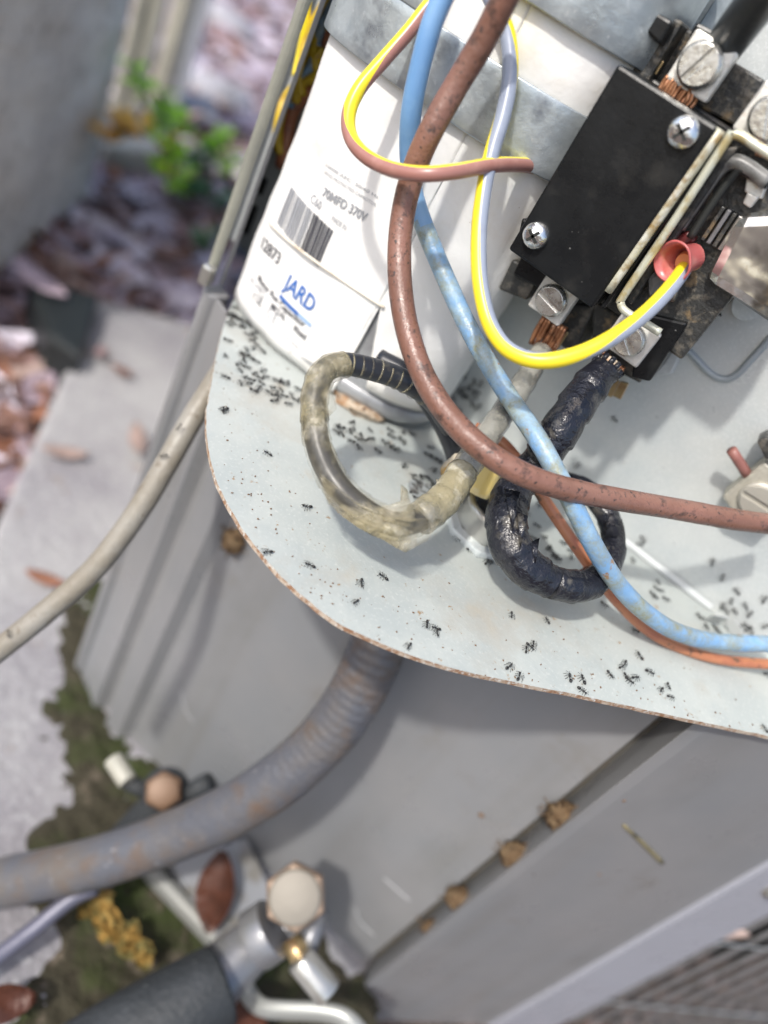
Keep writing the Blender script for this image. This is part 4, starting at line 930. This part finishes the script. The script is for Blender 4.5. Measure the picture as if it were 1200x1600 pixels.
g = MB(); g.blob(PY(752, 1274, -.0450), (.0013, .0006, .0009), n=8, m=6, amp=.4); tag(g.build('crumb', crumbm), 'tiny dark crumb alone in the middle of the service panel', 'crumb')
pg = PN(1142, 1450, g0, gn); g = MB(); leaf(g, pg + gn * .002, .016, .006, .7, -.2, 1.2, .3, seg=6); o = g.build('dead_leaf', M('pale_pink_leaf', (.50, .38, .33), .6)); o.modifiers.new('s', 'SOLIDIFY').thickness = .0004; tag(o, 'pale pinkish leaf bit wedged at the top of the grille', 'leaf')
# rust crumbs on the floor plate
g = MB()
def fin(p): return inside(p, fo)
k = 0
while k < 230:
    i = random.randrange(20, len(fo) - 20); inward = (Vector((-.05, -.02, 0)) - fo[i]).normalized()
    p = fo[i] + inward * abs(random.gauss(0, .010)) + Vector((U(-.004, .004), U(-.004, .004), 0))
    if not fin(p): continue
    r = U(.00008, .00028); g.blob(p + Z1 * r * .5, (r * U(1, 2), r, r * .6), n=5, m=3, amp=.4, R=Matrix.Rotation(U(0, 6), 3, 'Z'), mi=0, seed=k); k += 1
tag(g.build('rust_crumbs', crumbm), 'scattered rusty grit along the rim of the floor plate', 'grit', kind='stuff')

# ================================================================== ANTS
def ant_mesh(seed, bend):
    random.seed(seed); g = MB()
    g.blob((-.0010, bend * .0001, .00050), (.00062, .00040, .00038), n=8, m=6, amp=0)
    g.blob((-.00022, 0, .00052), (.00014, .00012, .00014), n=6, m=4, amp=0)
    g.blob((.00032, bend * .0002, .00056), (.00046, .00022, .00024), n=8, m=6, amp=0)
    g.blob((.00105, bend * .0004, .00056), (.00032, .00030, .00024), n=8, m=6, amp=0)
    for sd in (-1, 1):
        for k, x in enumerate((.00005, .0003, .00055)):
            fx = x + (-.0007, .0000, .0007)[k] + U(-.00015, .00015)
            g.tube([(x, sd * .00015, .00055), ((x + fx) / 2, sd * .00060, .00085), (fx, sd * .00115, .00003)], .00006, n=4, res=1)
        g.tube([(.0012, sd * .00012, .0007), (.0015, sd * .0004, .0008), (.0019, sd * U(.0003, .0006), .0005)], .00004, n=4, res=1)
    return g
meshes = []
for sd_ in range(4):
    o = ant_mesh(sd_ + 40, (-1, 0, 1, .5)[sd_]).build('ant', antm, base=(0, 0, 0)); meshes.append(o.data); bpy.data.objects.remove(o)
random.seed(11)
def ant(p, nrm, ang, label, sc=1.0):
    o = bpy.data.objects.new('ant', random.choice(meshes)); COL.objects.link(o)
    q = Vector(nrm).normalized().to_track_quat('Z', 'Y'); o.matrix_world = Matrix.Translation(p) @ q.to_matrix().to_4x4() @ Matrix.Rotation(ang, 4, 'Z') @ Matrix.Scale(sc, 4)
    tag(o, label, 'ant', 'black ants crawling in the open control box')
occupied = []
def ant_px(u, v, label, ang=None, sc=None):
    a = PZ(u, v, .0001); b = PY(u, v, -.0001)
    onfl = a.y < -.0005
    p = a if onfl else b
    if onfl and not inside(p, fo): return
    # keep clear of the capacitor foot
    if onfl and (abs((p.x - CX) / (HA + .0006)) ** NE + abs((p.y - CY) / (HB + .0006)) ** NE) < 1: return
    ant(p, Z1 if onfl else -Y1, U(0, 6.28) if ang is None else ang, label, sc or U(.82, 1.12))
LA = 'tiny black ant in the dense swarm under the capacitor, left corner'
LB = 'tiny black ant scattered on the plate between the capacitor and taped loop'
LC = 'tiny black ant crowding the round knockout in the floor plate'
LD_ = 'tiny black ant on the front rim of the floor plate'
LE = 'tiny black ant near the bent tab at the right of the box'
LF = 'tiny black ant around the black taped loop'
for k in range(40):
    s_ = rnd(); ant_px(358 + s_ * 50 + random.gauss(0, 8), 482 + s_ * 48 + random.gauss(0, 11), LA)
for u, v in [(355, 533), (352, 557), (352, 590), (385, 548), (378, 556), (392, 560), (400, 566), (385, 575), (375, 580), (382, 590), (392, 595), (398, 585), (408, 600), (415, 590), (404, 608), (376, 600), (425, 606), (430, 615), (438, 610), (443, 620), (434, 622), (428, 628), (448, 600), (455, 618), (462, 626), (450, 632), (420, 615), (410, 580), (400, 540), (410, 550), (395, 545), (372, 570), (388, 600), (396, 612), (440, 598), (432, 596), (405, 592), (380, 565), (470, 628), (466, 610)]:
    ant_px(u, v, LA)
c5 = [(560, 170), (540, 182), (600, 148), (604, 172), (630, 195), (618, 207), (665, 175), (670, 210), (640, 212), (715, 220), (753, 240), (793, 222), (745, 200), (778, 207), (790, 185), (800, 172), (825, 190), (735, 155), (742, 176), (690, 135), (675, 128), (775, 125), (788, 118), (812, 112), (760, 75), (740, 60), (1040, 20), (1020, 40), (1060, 45), (560, 190), (545, 160), (590, 180)]
for x, y in c5: ant_px(300 + x / 2.4, 600 + y / 2.4, LB)
for u, v in [(700, 602), (712, 598), (722, 610), (735, 604), (742, 596), (728, 620), (738, 630), (748, 636), (726, 586), (716, 640), (745, 612), (752, 600), (708, 622)]: ant_px(u, v, 'tiny black ant in the gap at the right foot of the capacitor')
for u, v in [(690, 690), (700, 705), (672, 700), (684, 720), (668, 712), (560, 700), (548, 690), (606, 696), (620, 704), (590, 706)]: ant_px(u, v, LB)
for u, v in [(820, 800), (838, 822), (828, 850), (850, 840), (865, 868), (880, 850), (892, 872), (842, 790), (905, 800), (815, 830), (990, 790), (1000, 850), (730, 850), (748, 862), (725, 840), (760, 880), (712, 835)]: ant_px(u, v, LF)
for x, y in [(795, 310), (828, 345), (895, 272), (920, 290), (905, 325), (855, 352), (838, 366), (872, 352), (890, 362), (902, 382), (886, 398), (870, 412), (850, 385), (832, 388), (828, 410), (842, 432), (856, 458), (866, 440), (846, 372)]: ant_px(300 + x / 2.4, 600 + y / 2.4, LC)
for x, y, a in [(120, 100, 1.5), (283, 263, .2), (280, 632, 1.0), (440, 682, .4), (716, 725, 0), (630, 748, 2), (612, 820, 1.5), (878, 905, 2.), (912, 918, .5), (915, 935, 2.), (430, 465, 1)]:
    ant_px(300 + x / 2.4, 600 + y / 2.4, {(283, 263): 'lone black ant left of the clear taped loop', (120, 100): 'lone black ant near the left rim of the plate', (280, 632): 'black ant at the very rim of the plate above the grey panel'}.get((x, y), LD_), a)
for x, y in [(290, 490), (315, 580), (375, 620), (457, 628), (410, 660), (80, 625), (158, 665), (143, 600), (30, 580), (100, 520), (68, 524), (55, 480), (583, 830), (692, 665), (380, 618), (400, 648)]: ant_px(700 + x / 2.4, 600 + y / 2.4, LF)
for x, y in [(732, 580), (785, 745), (778, 768), (797, 778), (775, 802), (815, 810), (765, 790), (990, 665), (1030, 725), (1085, 775), (1062, 812), (1030, 830), (1115, 830), (1075, 850), (1045, 848), (1130, 860), (1185, 805), (1190, 905), (935, 868), (950, 880), (965, 912), (1010, 930), (1000, 915), (1050, 905), (1070, 930), (1090, 915), (1105, 940), (1130, 920), (1140, 940), (1120, 905), (1085, 940), (1060, 920)]: ant_px(700 + x / 2.4, 600 + y / 2.4, LE)
for x, y in [(238, 870), (370, 890), (700, 928)]: ant_px(700 + x / 2.4, 600 + y / 2.4, LD_)
for x, y in [(235, 103), (570, 100), (550, 113), (562, 105), (505, 160), (532, 187), (665, 188), (700, 193), (700, 222), (775, 180), (815, 148), (806, 160), (820, 185), (826, 197), (842, 188), (853, 130), (880, 172), (930, 210), (912, 220), (937, 240), (1190, 325), (1195, 180)]: ant_px(500 + x / 1.714, 950 + y / 1.714, LD_)
ant_px(349, 642, LD_)
ant_px(985, 64, 'black ant on the back plate just left of the contactor top', .2); ant_px(957, 95, 'black ant on the back plate below the one by the contactor top', .5)
ant_px(960, 655, 'lone black ant on the back plate right of the black taped cable'); ant_px(903, 727, 'black ant on the back plate above the brown wire'); ant_px(1122, 486, 'black ant on the back plate below the rippled bright housing', 2.9)
for u, v, t, lb in [(281, 668, .2455, 'black ant on the tan cable near the plate'), (256, 712, .2455, 'black ant on the tan cable, second from the plate'), (14, 990, .2455, 'black ant on the tan cable at the left edge'), (846, 251, .2055, 'black ant on the end of the yellow and brown wire'), (800, 548, .1925, 'black ant on the lowest bend of the yellow and grey wire')]:
    ant(T(u, v, t), -fwd, U(0, 6), lb, .9)
